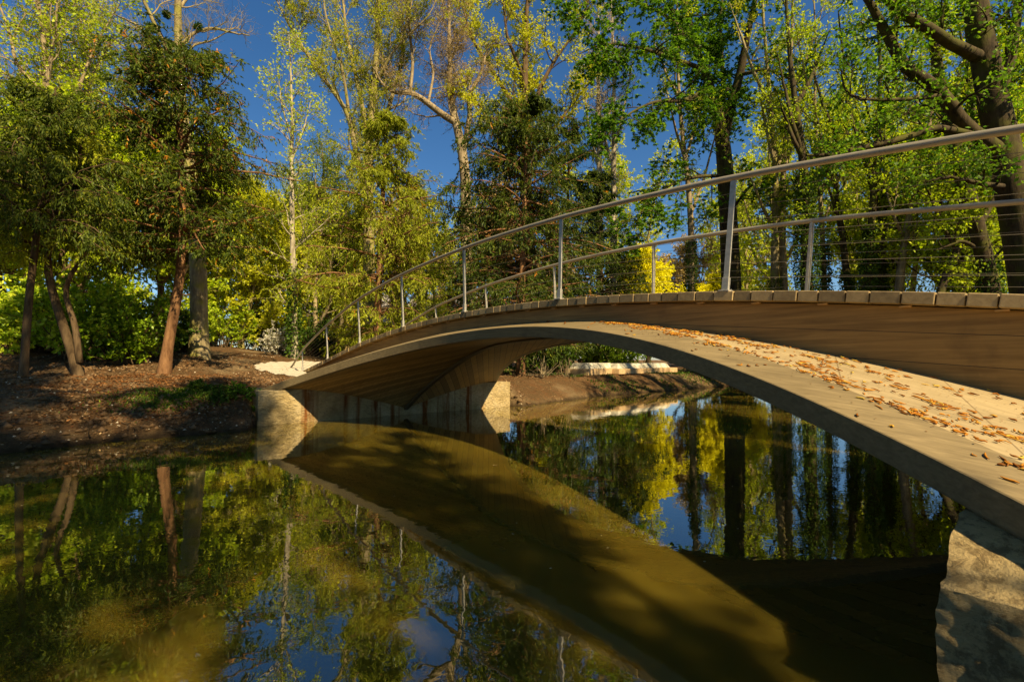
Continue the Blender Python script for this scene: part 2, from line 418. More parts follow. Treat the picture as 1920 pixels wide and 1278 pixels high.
# board joints drawn as thin dark lines: boards laid lengthways with slight gaps handled by material
def shelltop_mat():
    m = wood_mat('shell_top_boards', (.28, .21, .105), (.42, .325, .17), (9, .9, 9), .6, .08, False)
    n = m.node_tree; p = [x for x in n.nodes if x.type == 'BSDF_PRINCIPLED'][0]
    v = geopos(n); s = n.nodes.new('ShaderNodeSeparateXYZ'); n.links.new(v, s.inputs[0])
    old = p.inputs['Base Color'].links[0].from_socket
    # joints run obliquely over the shell
    d = math_(n, 'ADD', math_(n, 'MULTIPLY', s.outputs[1], 1.0), math_(n, 'MULTIPLY', s.outputs[0], -.33))
    fr = math_(n, 'FRACT', math_(n, 'MULTIPLY', d, 1.55))
    ln = ramp(n, fr, [(0, 1), (.008, 1), (.016, 0), (1, 0)])
    c = mixc(n, math_(n, 'MULTIPLY', ln, .8), old, (.12, .08, .035))
    n.links.new(c, p.inputs['Base Color']); return m
mesh('shell_top', V, Fq, shelltop_mat(), bridge, True)
# underside
def under_mat():
    m = wood_mat('shell_under_boards', (.34, .21, .06), (.68, .45, .15), (26, .9, 5), .65, .3)
    n = m.node_tree; p = [x for x in n.nodes if x.type == 'BSDF_PRINCIPLED'][0]
    v = geopos(n); s = n.nodes.new('ShaderNodeSeparateXYZ'); n.links.new(v, s.inputs[0])
    old = p.inputs['Base Color'].links[0].from_socket
    ax = math_(n, 'ABSOLUTE', s.outputs[0], 0)
    d = math_(n, 'ADD', math_(n, 'MULTIPLY', s.outputs[1], .38), ax)
    d = math_(n, 'ADD', math_(n, 'MULTIPLY', math_(n, 'ABSOLUTE', s.outputs[1], 0), -.75), ax)
    ce = math_(n, 'MULTIPLY', d, 6.5)
    fr = math_(n, 'FRACT', ce)
    wn = n.nodes.new('ShaderNodeTexWhiteNoise'); wn.noise_dimensions = '1D'
    n.links.new(math_(n, 'FLOOR', ce), wn.inputs['W'])
    c = mixc(n, math_(n, 'MULTIPLY', wn.outputs[0], .65), old, (.09, .055, .02))
    ln = ramp(n, fr, [(0, 1), (.04, 1), (.08, 0), (1, 0)])
    c = mixc(n, ln, c, (.03, .02, .008))
    n.links.new(c, p.inputs['Base Color']); return m
V = []; Fq = []
K = 32
for Y in ys:
    w_ = halfw(Y) - .03; zb = edgez(Y) - BT + .006
    for i in range(K + 1):
        x = -w_ + 2 * w_ * i / K; u = abs(x) / w_
        V.append((x, Y, zb - (zb - keelz(Y)) * (1 - u) ** 1.5))
for j in range(len(ys) - 1):
    for i in range(K):
        a = j * (K + 1) + i; Fq.append([a, a + K + 1, a + K + 2, a + 1])
mesh('shell_underside', V, Fq, under_mat(), bridge, True)
# keel rib
V = []; Fq = []
for Y in ys:
    z = keelz(Y) - .035
    for (dx, dz) in ((-.075, .08), (-.05, 0), (.05, 0), (.075, .08)): V.append((dx, Y, z + dz))
for j in range(len(ys) - 1):
    for i in range(3):
        a = j * 4 + i; Fq.append([a, a + 4, a + 5, a + 1])
mesh('keel', V, Fq, M['keel'], bridge, False)
# edge beams
for sgn in (-1, 1):
    V = []; Fq = []
    for Y in ys:
        w_ = halfw(Y); z = edgez(Y)
        prof = [(w_, z - .006), (w_ - .006, z), (w_ - BW * .5, topz(w_ - BW * .5, Y)), (w_ - BW, topz(w_ - BW, Y)),
                (w_ - BW, topz(w_ - BW, Y) - .10), (w_ - BW * .6, z - BT + .0), (w_ - .035, z - BT)]
        for x, zz in prof: V.append((sgn * x, Y, zz))
    n7 = 7
    for j in range(len(ys) - 1):
        for i in range(n7):
            a = j * n7 + i; b = j * n7 + (i + 1) % n7
            Fq.append([a, b, b + n7, a + n7] if sgn < 0 else [a, a + n7, b + n7, b])
    Fq.append(list(range(n7))); Fq.append(list(range(len(ys) * n7 - 1, (len(ys) - 1) * n7 - 1, -1)))
    mesh('edge_beam', V, Fq, M['beam'], bridge, False)
# fascia panels made of lengthways boards with joints
for sgn in (-1, 1):
    yy = np.linspace(-9.6, 9.6, 97)
    # boards: joints as lines of constant height climbing slowly
    mb = MB()
    joints = [(-.0)]
    V = []; Fq = []
    for Y in yy:
        zt = deckz(Y) - .10
        zb = (topz(.98, Y) - .01) if abs(Y) < 5.6 else max(deckz(Y) - .45, .3)
        zb = min(zb, zt - .02)
        V += [(sgn * 1.0, Y, zb), (sgn * 1.0, Y, zt), (sgn * .955, Y, zt), (sgn * .955, Y, zb)]
    for j in range(len(yy) - 1):
        for i in range(4):
            a = j * 4 + i; b = j * 4 + (i + 1) % 4
            Fq.append([a, a + 4, b + 4, b] if sgn < 0 else [a, b, b + 4, a + 4])
    Fq += [[0, 1, 2, 3], [len(V) - 1, len(V) - 2, len(V) - 3, len(V) - 4]]
    if sgn < 0:
        m = wood_mat('fascia_boards', (.17, .095, .022), (.42, .255, .072), (18, .8, 18), .6)
        n = m.node_tree; p = [x for x in n.nodes if x.type == 'BSDF_PRINCIPLED'][0]
        v = geopos(n); s = n.nodes.new('ShaderNodeSeparateXYZ'); n.links.new(v, s.inputs[0])
        old = p.inputs['Base Color'].links[0].from_socket
        d = math_(n, 'ADD', s.outputs[2], math_(n, 'MULTIPLY', math_(n, 'ABSOLUTE', s.outputs[1], 0), .085))
        ce = math_(n, 'MULTIPLY', math_(n, 'ADD', d, .04), 4.6)
        fr = math_(n, 'FRACT', ce)
        ln = ramp(n, fr, [(0, 1), (.012, 1), (.03, 0), (1, 0)])
        n.links.new(mixc(n, ln, old, (.02, .012, .005)), p.inputs['Base Color']); M['fasciaboards'] = m
    mesh('fascia', V, Fq, M['fasciaboards'], bridge, False)
# support frame between fascia and shell so nothing floats
mb = MB()
for Y in np.arange(-9.4, 9.5, .94):
    zt = deckz(Y) - .1; zb = min(zt - .02, (topz(0, Y) - .02) if abs(Y) < 5.6 else max(deckz(Y) - .5, .2))
    mb.box(-.95, .95, Y - .04, Y + .04, zb, zt)
mb.build('cross_frame', M['keel'], bridge)
# deck planks: end grain shows on the edge
mb = MB(); y = -10.3; rg = np.random.default_rng(3)
arc = []
while y < 10.3:
    wd = .155 if rg.random() < .5 else .19
    arc.append((y, wd)); y += wd
for y, wd in arc:
    yc = y + wd / 2; z0 = deckz(yc); sl = (deckz(yc + .05) - deckz(yc - .05)) / .1
    t = Vector((0, 1, sl)).normalized(); nrm = Vector((0, -sl, 1)).normalized(); j = rg.uniform(-.006, .006)
    c = np.array((j, yc, z0)) - np.array(nrm) * .045
    mb.obox(c, (DW, 0, 0), np.array(t) * (wd / 2 - .0035), np.array(nrm) * .045)
def endgrain():
    m = wood_mat('deck_plank_wood', (.27, .19, .085), (.45, .33, .155), (1.4, 16, 16), .7, .3)
    n = m.node_tree; p = [x for x in n.nodes if x.type == 'BSDF_PRINCIPLED'][0]
    old = p.inputs['Base Color'].links[0].from_socket
    gi = n.nodes.new('ShaderNodeNewGeometry')
    rv = ramp(n, gi.outputs['Random Per Island'], [(0, .62), (1, 1.15)])
    n.links.new(mixc(n, 1.0, old, rv, 'MULTIPLY'), p.inputs['Base Color']); return m
mb.build('deck', endgrain(), bridge, bevel=.006)
# small pale packers under the planks
pk0 = None
for k, (y, wd) in enumerate(arc):
    if k % 3 == 0 and abs(y) < 7:
        z = deckz(y) - .103
        if pk0 is None:
            mb = MB(); mb.box(-.018, .018, -.035, .035, -.006, .006); pk0 = mb.build('packer', M['tan'], bridge); o = pk0
        else:
            o = pk0.copy(); sc.collection.objects.link(o); o.parent = bridge
        o.location = (-1.0195, y, z)
# railings
RX = 1.08
def railz(Y): return float(np.interp(abs(Y), [0, 1.1, 2.2, 3.4, 4.4, 5.66, 7.82, 9.87, 11.4], [3.185, 3.17, 3.115, 3.03, 2.91, 2.74, 2.235, 1.64, .90]))
for sgn in (-1, 1):
    rb = MB()
    Yr = np.linspace(-11.35, 11.35, 130)
    zr = np.array([railz(v) for v in Yr]); zr = np.convolve(np.pad(zr, 3, 'edge'), np.ones(7) / 7, 'valid')
    rb.tube([(sgn * RX, a, b) for a, b in zip(Yr, zr)], .029, 14)
    rail_o = rb.build('railing', M['rail'], bridge, True)
    rail_o['label'] = 'near side steel railing' if sgn < 0 else 'far side steel railing'
    base = -3.34 if sgn < 0 else -3.27
    posts = [base + 2.19 * i for i in range(-3, 7)]
    foot = []
    for Y in posts:
        if abs(Y) > 10.3: continue
        pb = MB(); sl = -.028 * Y if abs(Y) < 6 else -.168 * np.sign(Y)
        up = np.array((0, -sl, 1.)); up /= np.linalg.norm(up); tn = np.array((0, 1., sl)); tn /= np.linalg.norm(tn)
        z0 = deckz(Y)
        # height up to rail
        h = .3
        for _ in range(40):
            q_ = np.array((0, Y, z0)) + up * h; h += (railz(q_[1]) - .02 - q_[2]) * .7
        c0 = np.array((sgn * RX, Y, z0))
        pb.obox(c0 + up * (h / 2), (.009, 0, 0), tn * .026, up * (h / 2))
        pb.obox(c0 + up * (h / 2) + np.array((sgn * -.016, 0, 0)), (.008, 0, 0), tn * .013, up * (h / 2 - .002))
        pb.obox(c0 + up * .006, (.045, 0, 0), tn * .05, up * .006)
        pb.obox(c0 + up * .07, (.02, 0, 0), tn * .031, up * .06)
        for s2 in (-1, 1):
            pb.tube([c0 + tn * s2 * .037 + np.array((sgn * -.03, 0, 0)) + up * .01, c0 + tn * s2 * .037 + np.array((sgn * -.03, 0, 0)) + up * .022], .008, 6)
        pb.build('post', M['steel'], rail_o, bevel=.002)
        foot.append((Y, z0, up, h, c0))
    for i in range(7):
        fr = (i + 1) / 8
        P = [c0 + up * (h * fr) for (Y, z0, up, h, c0) in foot]
        # gently follow the curve between posts
        PP = []
        for a, b in zip(P[:-1], P[1:]):
            for k in range(4): PP.append(a + (b - a) * k / 4)
        PP.append(P[-1])
        cb = MB(); cb.tube(PP, .0021, 5); cb.build('cable', M['cable'], rail_o, True)

# ------------------------------------------------------------------ abutments
def abutment(sgn, name, label, mat, rough_amp):
    y0 = 5.17; y1 = 6.5; top = .695; xl, xr = -3.26, 3.26
    rg = np.random.default_rng(5 + sgn)
    def disp(x, z, k):
        return .5 * rough_amp * (.5 * vnoise(x, z, 4, k) + .32 * vnoise(x, z, 9.7, k + 1) + .22 * vnoise(x, z * 1.6, 23, k + 2) + .12 * vnoise(x, z, 51, k + 3))
    V = []; Fq = []
    def sheet(fn, nu, nv, flip=False):
        b = len(V)
        for j in range(nv + 1):
            for i in range(nu + 1): V.append(fn(i / nu, j / nv))
        for j in range(nv):
            for i in range(nu):
                a = b + j * (nu + 1) + i; f = [a, a + 1, a + nu + 2, a + nu + 1]
                Fq.append(f[::-1] if flip else f)
    def edge(t): return min(1, 8 * min(t, 1 - t))
    zb = -.9
    def front(u, v):
        x = xl + (xr - xl) * u; z = zb + (top - zb) * v
        return (x, sgn * (y0 + disp(x, z, 2) * edge(u) * (edge(v) if v > .5 else 1)), z)
    def side(sx):
        def f(u, v):
            y = y0 + (y1 - y0) * u; z = zb + (top - zb) * v; x = xl if sx < 0 else xr
            return (x + sx * disp(y * 1.3 + 5, z, 7) * edge(u) * (edge(v) if v > .5 else 1), sgn * y, z)
        return f
    def topf(u, v):
        x = xl + (xr - xl) * u; y = y0 + (y1 - y0) * v
        return (x, sgn * y, top + .5 * disp(x, y, 11) * edge(u) * edge(v))
    sheet(front, 300, 80, sgn < 0); sheet(side(-1), 90, 100, sgn > 0); sheet(side(1), 40, 50, sgn < 0); sheet(topf, 160, 40, sgn < 0)
    V = np.array(V)
    if sgn < 0:
        e_ = np.clip((np.abs(V[:, 0]) - 2.75) / .5, 0, 1); e_ = e_ * e_ * (3 - 2 * e_)
        V[:, 2] -= np.clip((V[:, 2] + .2) / .9, 0, 1) * .17 * e_
    x, y, z = V.T; A_ = rough_amp
    def n3(k, f): return vnoise(x * f + k, y * f * 1.1 + z * f * .9, 1.0, k) * .6 + vnoise(z * f * 1.7, x * f + y * f, 1.0, k + 3) * .6
    for ax_, k in ((0, 1), (1, 5), (2, 9)):
        am = A_ * (.35 if ax_ == 2 else .8)
        V[:, ax_] += am * (n3(k, 3.1) * .3 + n3(k + 1, 8.3) * .3 + n3(k + 2, 21) * .3 + n3(k + 3, 49) * .2)
    o = mesh(name, V, Fq, mat, None, True)
    return tag(o, label, 'abutment', 'stone bridge abutments')
abutment(1, 'stone_abutment', 'pale rough stone block with rust streaks under the far left end of the bridge', M['stone1'], .022)
abutment(-1, 'stone_abutment', 'weathered rust-tinged stone block under the near right end of the bridge', M['stone2'], .045)

# ------------------------------------------------------------------ vegetation toolkit
def nrm(v): return v / (np.linalg.norm(v, axis=-1, keepdims=True) + 1e-9)
def growb(O, Dr, L, r0, r1, n, wander, trop, rg):
    """O (N,3) Dr (N,3) L (N) -> pts (N,n+1,3), radii (N,n+1)"""
    Np = len(O); P = np.empty((Np, n + 1, 3)); P[:, 0] = O; d = nrm(Dr); st = (L / n)[:, None]
    for i in range(n):
        d = nrm(d + rg.normal(0, wander, (Np, 3)) + np.array(trop) / n)
        P[:, i + 1] = P[:, i] + d * st
    t = np.linspace(0, 1, n + 1)[None]
    return P, r0[:, None] * (1 - t) + r1[:, None] * t
def spawn(P, Rr, k, t0, t1, ang, rg, up=0):
    """k children on each branch; returns origin, direction, parent t, radius at origin, parent index"""
    Np, n1, _ = P.shape; n = n1 - 1
    t = t0 + (t1 - t0) * (np.arange(k)[None] + rg.random((Np, k))) / k
    f = t * n; i = np.minimum(f.astype(int), n - 1); a = (f - i)[..., None]
    idx = np.arange(Np)[:, None]
    p = P[idx, i] * (1 - a) + P[idx, i + 1] * a; tg = nrm(P[idx, i + 1] - P[idx, i])
    r = Rr[idx, i] * (1 - a[..., 0]) + Rr[idx, i + 1] * a[..., 0]
    rnd = rg.normal(size=p.shape); side = nrm(rnd - (rnd * tg).sum(-1, keepdims=True) * tg)
    an = np.radians(ang + rg.normal(0, ang * .2, (Np, k)))[..., None]
    d = tg * np.cos(an) + side * np.sin(an); d[..., 2] += up
    return p.reshape(-1, 3), nrm(d.reshape(-1, 3)), t.ravel(), r.ravel(), np.repeat(np.arange(Np), k)
class Wood:
    def __init__(s): s.V = []; s.F = []; s.b = 0
    def add(s, P, Rr, m=6):
        Np, n1, _ = P.shape
        T = np.gradient(P, axis=1); T = nrm(T)
        ref = np.where(np.abs(T[:, :1, 2:3]) > .8, np.array([1., .13, 0]), np.array([0, .1, 1.]))
        A = nrm(np.cross(T, ref)); B = np.cross(A, T)
        th = np.arange(m) * 2 * np.pi / m
        V = P[:, :, None] + Rr[:, :, None, None] * (A[:, :, None] * np.cos(th)[:, None] + B[:, :, None] * np.sin(th)[:, None])
        s.V.append(V.reshape(-1, 3))
        base = (np.arange(Np) * n1 * m)[:, None, None] + (np.arange(n1 - 1) * m)[None, :, None]
        j = np.arange(m)[None, None]; j2 = (j + 1) % m
        F_ = np.stack([base + j, base + j2, base + m + j2, base + m + j], -1).reshape(-1, 4) + s.b
        s.F.append(F_); s.b += Np * n1 * m
    def build(s, name, mat, parent):
        return mesh(name, np.concatenate(s.V), np.concatenate(s.F), mat, parent, True)
def leafquads(pos, ax, L, W, rg, flat=.5, fold=0):
    """kite leaves starting at pos along ax"""
    n = len(pos); ax = nrm(ax); up = np.array([0, 0, 1.]) * flat + rg.normal(0, .6, (n, 3))
    side = nrm(np.cross(ax, up)); L = L * rg.uniform(.65, 1.3, (n, 1)); W = W * rg.uniform(.7, 1.25, (n, 1))
    nn = np.cross(side, ax)
    v0 = pos; v1 = pos + ax * L * .45 + side * W * .5; v2 = pos + ax * L + nn * L * -.08; v3 = pos + ax * L * .45 - side * W * .5
    V = np.stack([v0, v1, v2, v3], 1).reshape(-1, 3); F_ = np.arange(n * 4).reshape(-1, 4)
    return V, F_
class Leaves:
    def __init__(s): s.V = []; s.T = []; s.n = 0
    def add(s, pos, ax, L, W, rg, tone=None, flat=.5):
        if len(pos) == 0: return
        V, _ = leafquads(pos, ax, L, W, rg, flat); s.V.append(V)
        s.T.append(np.clip(tone if tone is not None else rg.random(len(pos)), 0, 1))
    def build(s, name, mat, parent):
        V = np.concatenate(s.V); n = len(V) // 4
        return mesh(name, V, np.arange(n * 4).reshape(-1, 4), mat, parent, False, np.concatenate(s.T))
def along(P, k, rg, t0=0.1, t1=1.0):
    """k random points along each branch + tangent + branch index"""
    Np, n1, _ = P.shape; n = n1 - 1
    f = (t0 + (t1 - t0) * rg.random((Np, k))) * n; i = np.minimum(f.astype(int), n - 1); a = (f - i)[..., None]
    idx = np.arange(Np)[:, None]
    return (P[idx, i] * (1 - a) + P[idx, i + 1] * a).reshape(-1, 3), nrm(P[idx, i + 1] - P[idx, i]).reshape(-1, 3), np.repeat(np.arange(Np), k)
def resample(path, n):
    path = np.array(path, float); d = np.r_[0, np.cumsum(np.linalg.norm(np.diff(path, axis=0), axis=1))]
    t = np.linspace(0, d[-1], n + 1)
    out = np.stack([np.interp(t, d, path[:, i]) for i in range(path.shape[1])], 1)
    if n > 6:
        k = np.array([.25, .5, .25])
        for _ in range(2): out[1:-1] = (out[:-2] * .25 + out[1:-1] * .5 + out[2:] * .25)
    return out

def tree(name, label, cat, base, limbs, bark, leaf, seed=0, n1=26, n2=8, n3=6, L1=2.2, L2=.9, L3=.4, ang=48, up=.15,
         leafL=.07, leafW=.05, per=7, tone0=.5, ivy=None, t0=.15, droop=0, wander=.16, group=None, leafname='crown', trop1=(0, 0, .25), twig_r=.006, nl=5, palm=0):
    """limbs: list of (points[(x,y,z,r)], t0) polylines; first is the trunk. Everything sprouts from them."""
    rg = np.random.default_rng(seed); root = empty(name, base); bz = np.array(base)
    wd = Wood(); P0 = []; R0 = []
    n = 22
    for lb in limbs:
        q_ = resample(np.array(lb) , n)
        q_[:, :3] -= bz; q_[:, :3] += rg.normal(0, .012, (n + 1, 3)) * np.linspace(0, 1, n + 1)[:, None]
        P0.append(q_[:, :3]); R0.append(q_[:, 3])
    P0 = np.array(P0); R0 = np.array(R0)
    # root flare
    R0[0, :2] *= [1.35, 1.12]
    wd.add(P0, R0, 12)
    lens = np.linalg.norm(np.diff(P0, axis=1), axis=2).sum(1)
    o1 = []
    for i in range(len(P0)):
        k = max(3, int(n1 * lens[i] / lens.max()))
        a0 = t0 if i == 0 else .12
        o, d, t, r, _ = spawn(P0[i:i+1], R0[i:i+1], k, a0, 1.0, ang, rg, up)
        o1.append((o, d, t, r, np.full(len(o), lens[i])))
    o = np.concatenate([x[0] for x in o1]); d = np.concatenate([x[1] for x in o1]); t = np.concatenate([x[2] for x in o1]); r = np.concatenate([x[3] for x in o1])
    L = L1 * (1.15 - .75 * t) * rg.uniform(.5, 1.3, len(t)); rr = np.minimum(r * .5, .012 + L * .016)
    P1, R1 = growb(o, d, L, rr, rr * .3, 7, wander, trop1, rg); wd.add(P1, R1, 5)
    # tips of limbs continue
    o, d, t, r, pi = spawn(P1, R1, n2, .2, 1.0, ang, rg, up * .6)
    L = L2 * (1.1 - .5 * t) * rg.uniform(.5, 1.3, len(t)); rr = np.minimum(r * .7, .004 + L * .009)
    P2, R2 = growb(o, d, L, rr, rr * .4, 5, wander, (0, 0, .12 - droop), rg); wd.add(P2, R2, 4)
    lv = Leaves()
    if n3:
        o, d, t, r, pj = spawn(P2, R2, n3, .15, 1.0, ang, rg, 0)
        L = L3 * rg.uniform(.5, 1.3, len(t)); rr = np.full(len(L), twig_r)
        P3, R3 = growb(o, d, L, rr, rr * .5, 3, wander, (0, 0, .05 - droop), rg); wd.add(P3, R3, 3)
    else: P3 = P2
    if per:
        p, tg, bi = along(P3, per, rg)
        rd = rg.normal(size=p.shape); ax = nrm(tg * .5 + rd * .7 + np.array([0, 0, -.1 - droop * 1.2]))
        par = rg.random(len(P3))[bi]
        tn = tone0 + .28 * (par - .5) + rg.normal(0, .16, len(p))
        if palm:
            for k in range(palm):
                a = (k - (palm - 1) / 2) * .62
                sd_ = nrm(np.cross(ax, np.array([0, 0, 1.]) + rd * .3)); dd = nrm(ax * math.cos(a) + sd_ * math.sin(a) + np.array([0, 0, -.25]))
                lv.add(p, dd, leafL, leafW, rg, tn + rg.normal(0, .05, len(p)), .9)
        else: lv.add(p, ax, leafL, leafW, rg, tn)
    wd.build('trunk', bark, root)
    if per: lv.build(leafname, leaf, root)
    if ivy:
        h, spread, cnt = ivy
        iv = Leaves(); q_ = P0[0]; seg = q_[q_[:, 2] < h]; m_ = max(2, len(seg))
        u = rg.random(cnt) ** .8 * (m_ - 1); i = np.minimum(u.astype(int), m_ - 2); a = (u - i)[:, None]
        c = q_[i] * (1 - a) + q_[i + 1] * a; rad = R0[0][i] + spread * rg.random(cnt) * (1.1 - u / m_ * .55) * (1 + .5 * vnoise(c[:, 2], c[:, 0] * 0 + seed, 2.5, seed))
        th = rg.random(cnt) * 6.283; o_ = np.stack([np.cos(th), np.sin(th), 0 * th], 1)
        iv.add(c + o_ * rad[:, None] + rg.normal(0, .04, (cnt, 3)), o_ * .6 + rg.normal(0, .5, (cnt, 3)) + np.array([0, 0, -.5]), .085, .075, rg, rg.normal(.45, .22, cnt), .2)
        iv.build('ivy', M['lf_ivy'], root)
    tag(root, label, cat, group)
    return root

def conifer(name, label, cat, trunk, env, bark, leaf, seed=0, nb=120, nt_=12, per=16, tone0=.45, zlo=.12, droop=.55, leafL=.085, leafW=.022, up=.25, group=None, side_bias=None, dead=0):
    """env: list (height fraction, radius) giving branch length; trunk polyline (x,y,z,r)"""
    rg = np.random.default_rng(seed); base = np.array(trunk[0][:3]); root = empty(name, tuple(base))
    wd = Wood(); q_ = resample(np.array(trunk), 20); q_[:, :3] -= base; R0 = q_[:, 3]; R0[0] *= 1.4; R0[1] *= 1.15
    P0 = q_[None, :, :3]; wd.add(P0, R0[None], 10)
    t = zlo + (1 - zlo) * (np.arange(nb) + rg.random(nb)) / nb
    tiers = max(8, nb // 8); g_ = (t - zlo) / (1 - zlo) * tiers; g_ = np.floor(g_) + .5 + (g_ - np.floor(g_) - .5) * .35; t = np.clip(zlo + (1 - zlo) * g_ / tiers, 0, .999); f = t * 20; i = np.minimum(f.astype(int), 19); a = (f - i)[:, None]
    o = P0[0, i] * (1 - a) + P0[0, i + 1] * a; r = R0[i]
    th = rg.random(nb) * 6.283
    d = np.stack([np.cos(th), np.sin(th), up + rg.normal(0, .15, nb)], 1)
    L = np.interp(t, [e[0] for e in env], [e[1] for e in env]) * rg.uniform(.55, 1.15, nb)
    if side_bias is not None:
        L = L * (1 + (np.cos(th) * side_bias[0] + np.sin(th) * side_bias[1]))
    rr = np.minimum(r * .5, .010 + L * .013)
    P1, R1 = growb(o, d, L, rr, rr * .25, 8, .10, (0, 0, -droop * .6), rg); wd.add(P1, R1, 5)
    k = nt_; o2, d2, t2, r2, pi = spawn(P1, R1, k, .12, 1.0, 55, rg, -.08)
    d2[:, 2] *= .5; d2 = nrm(d2)
    L2 = L[pi] * .34 * (1.25 - t2 * .85) * rg.uniform(.6, 1.3, len(t2)) + .08
    rr = .003 + L2 * .006
    P2, R2 = growb(o2, d2, L2, rr, rr * .4, 5, .10, (0, 0, -droop), rg); wd.add(P2, R2, 3)
    # side sprays
    o3, d3, t3, r3, pj = spawn(P2, R2, 5, .1, 1.0, 45, rg, -.25)
    L3 = np.minimum(.32, L2[pj] * .5) * rg.uniform(.6, 1.2, len(t3)) + .05
    P3, R3 = growb(o3, d3, L3, np.full(len(L3), .003), np.full(len(L3), .0015), 3, .12, (0, 0, -droop * 1.1), rg)
    lv = Leaves()
    for PP, kk in ((P3, per), (P2, per)):
        p, tg, bi = along(PP, kk, rg, .0, 1.0)
        ax = nrm(tg * .9 + rg.normal(0, .45, p.shape) + np.array([0, 0, -.25]))
        par = rg.random(len(PP))[bi]
        tn = np.clip(tone0 + .35 * (par - .5) + rg.normal(0, .12, len(p)), 0, .93)
        tn = np.where(par < dead, 1.0, tn)
        lv.add(p, ax, leafL, leafW, rg, tn, .7)
    wd.build('trunk', bark, root); lv.build('foliage', leaf, root)
    tag(root, label, cat, group); return root

def tz(x, y): return float(gz(x, y))
def P4(px, py, D, r): return (*pt(px, py, D), r)
def trunkpath(pts, D, sink=.15):
    """pts [(px,py,radius m)] from the foot up; the foot is dropped to the ground"""
    out = []
    x, y = at(pts[0][0], D); out.append((x, y, tz(x, y) - sink, pts[0][2]))
    for px, py, r in pts[1:]: out.append(P4(px, py, D, r))
    return out
#VEG
def auto_limbs(x, y, h, r, seed, lean=(0, 0), forks=4, f0=.3, spread=.28, top=None):
    rg = np.random.default_rng(seed + 900); z0 = tz(x, y)
    n = 7; P = []
    for i in range(n + 1):
        t = i / n
        P.append((x + lean[0] * t * h + rg.normal(0, .018) * h * t, y + lean[1] * t * h + rg.normal(0, .018) * h * t, z0 - .15 + h * t, r * (1 - .82 * t)))
    out = [P]
    for k in range(forks):
        t = f0 + (.8 - f0) * (k + rg.random()) / forks; i = int(t * n); p = np.array(P[i]); a = rg.random() * 6.283; s = spread * rg.uniform(.6, 1.3)
        hh = h * (1.0 - t) * rg.uniform(.75, 1.05); q = [tuple(p)]
        for j in range(1, 5):
            u = j / 4
            q.append((p[0] + math.cos(a) * s * hh * u ** .8 + rg.normal(0, .02) * hh, p[1] + math.sin(a) * s * hh * u ** .8 + rg.normal(0, .02) * hh, p[2] + hh * u ** 1.1, p[3] * .72 * (1 - .8 * u)))
        out.append(q)
    return out
def copytree(root, name, x, y, rz, s, label, cat, group=None, sz=None):
    r = root.copy(); sc.collection.objects.link(r); r.name = name
    r.location = (x, y, tz(x, y) - .15); r.rotation_euler = (0, 0, rz); r.scale = (s, s, sz or s)
    r['label'] = label; r['category'] = cat
    if group: r['group'] = group
    elif 'group' in r: del r['group']
    for ch in root.children:
        c = ch.copy(); sc.collection.objects.link(c); c.parent = r
    return r

# ---- dark yews on the left bank
conifer('yew_tree', 'dark yew at the far left edge with a straight slim trunk', 'tree', trunkpath([(45, 690, .075), (50, 560, .07), (62, 420, .06), (75, 300, .05), (85, 165, .015)], 10.2),
        [(0, 1.0), (.25, 1.9), (.45, 2.3), (.7, 2.0), (.9, 1.2), (1, .4)], M['bk_brown'], M['lf_yew'], 1, nb=72, nt_=12, per=9, zlo=.5, tone0=.42, droop=.9, leafL=.095, leafW=.022)
t2 = trunkpath([(152, 692, .095), (128, 640, .09), (98, 560, .08), (80, 500, .07), (84, 450, .06), (95, 400, .055), (120, 320, .04), (150, 250, .015)], 10.8)
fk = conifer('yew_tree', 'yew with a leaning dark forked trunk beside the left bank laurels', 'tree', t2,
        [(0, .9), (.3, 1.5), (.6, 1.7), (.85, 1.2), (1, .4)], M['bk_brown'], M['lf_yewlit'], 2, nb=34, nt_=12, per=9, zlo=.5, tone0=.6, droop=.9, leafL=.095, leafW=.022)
fb = np.array(fk.location); mb = MB(); q_ = resample(np.array([P4(150, 680, 10.8, .07), P4(142, 625, 10.8, .065), P4(136, 592, 10.8, .055), P4(112, 552, 10.8, .05), P4(128, 510, 10.7, .045), P4(160, 470, 10.6, .03), P4(180, 420, 10.5, .012)]), 14)
mb.tube(q_[:, :3] - fb, q_[:, 3], 8); mb.build('stem', M['bk_brown'], fk, True)
conifer('yew_tree', 'tall yew with a reddish slanting trunk in front of the bare mistletoe tree', 'tree', trunkpath([(308, 682, .13), (316, 630, .12), (331, 555, .11), (338, 450, .09), (330, 340, .08), (326, 230, .05), (335, 98, .015)], 12.2),
        [(0, 1.4), (.25, 2.1), (.42, 2.4), (.55, 2.0), (.62, 2.4), (.8, 2.1), (.93, 1.5), (1, .4)], M['bk_red'], M['lf_yew'], 3, nb=108, nt_=12, per=9, zlo=.36, tone0=.36, droop=.5, dead=.03, side_bias=(.12, -.1), leafL=.1, leafW=.03)
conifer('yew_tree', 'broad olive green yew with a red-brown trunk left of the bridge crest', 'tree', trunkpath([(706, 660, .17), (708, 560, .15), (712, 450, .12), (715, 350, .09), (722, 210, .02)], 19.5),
        [(0, 1.2), (.2, 2.6), (.32, 3.4), (.45, 3.4), (.62, 2.7), (.8, 2.2), (1, .5)], M['bk_red'], M['lf_yewlit'], 4, nb=104, nt_=13, per=7, zlo=.12, tone0=.44, droop=.7, leafL=.14, leafW=.036, dead=.008)
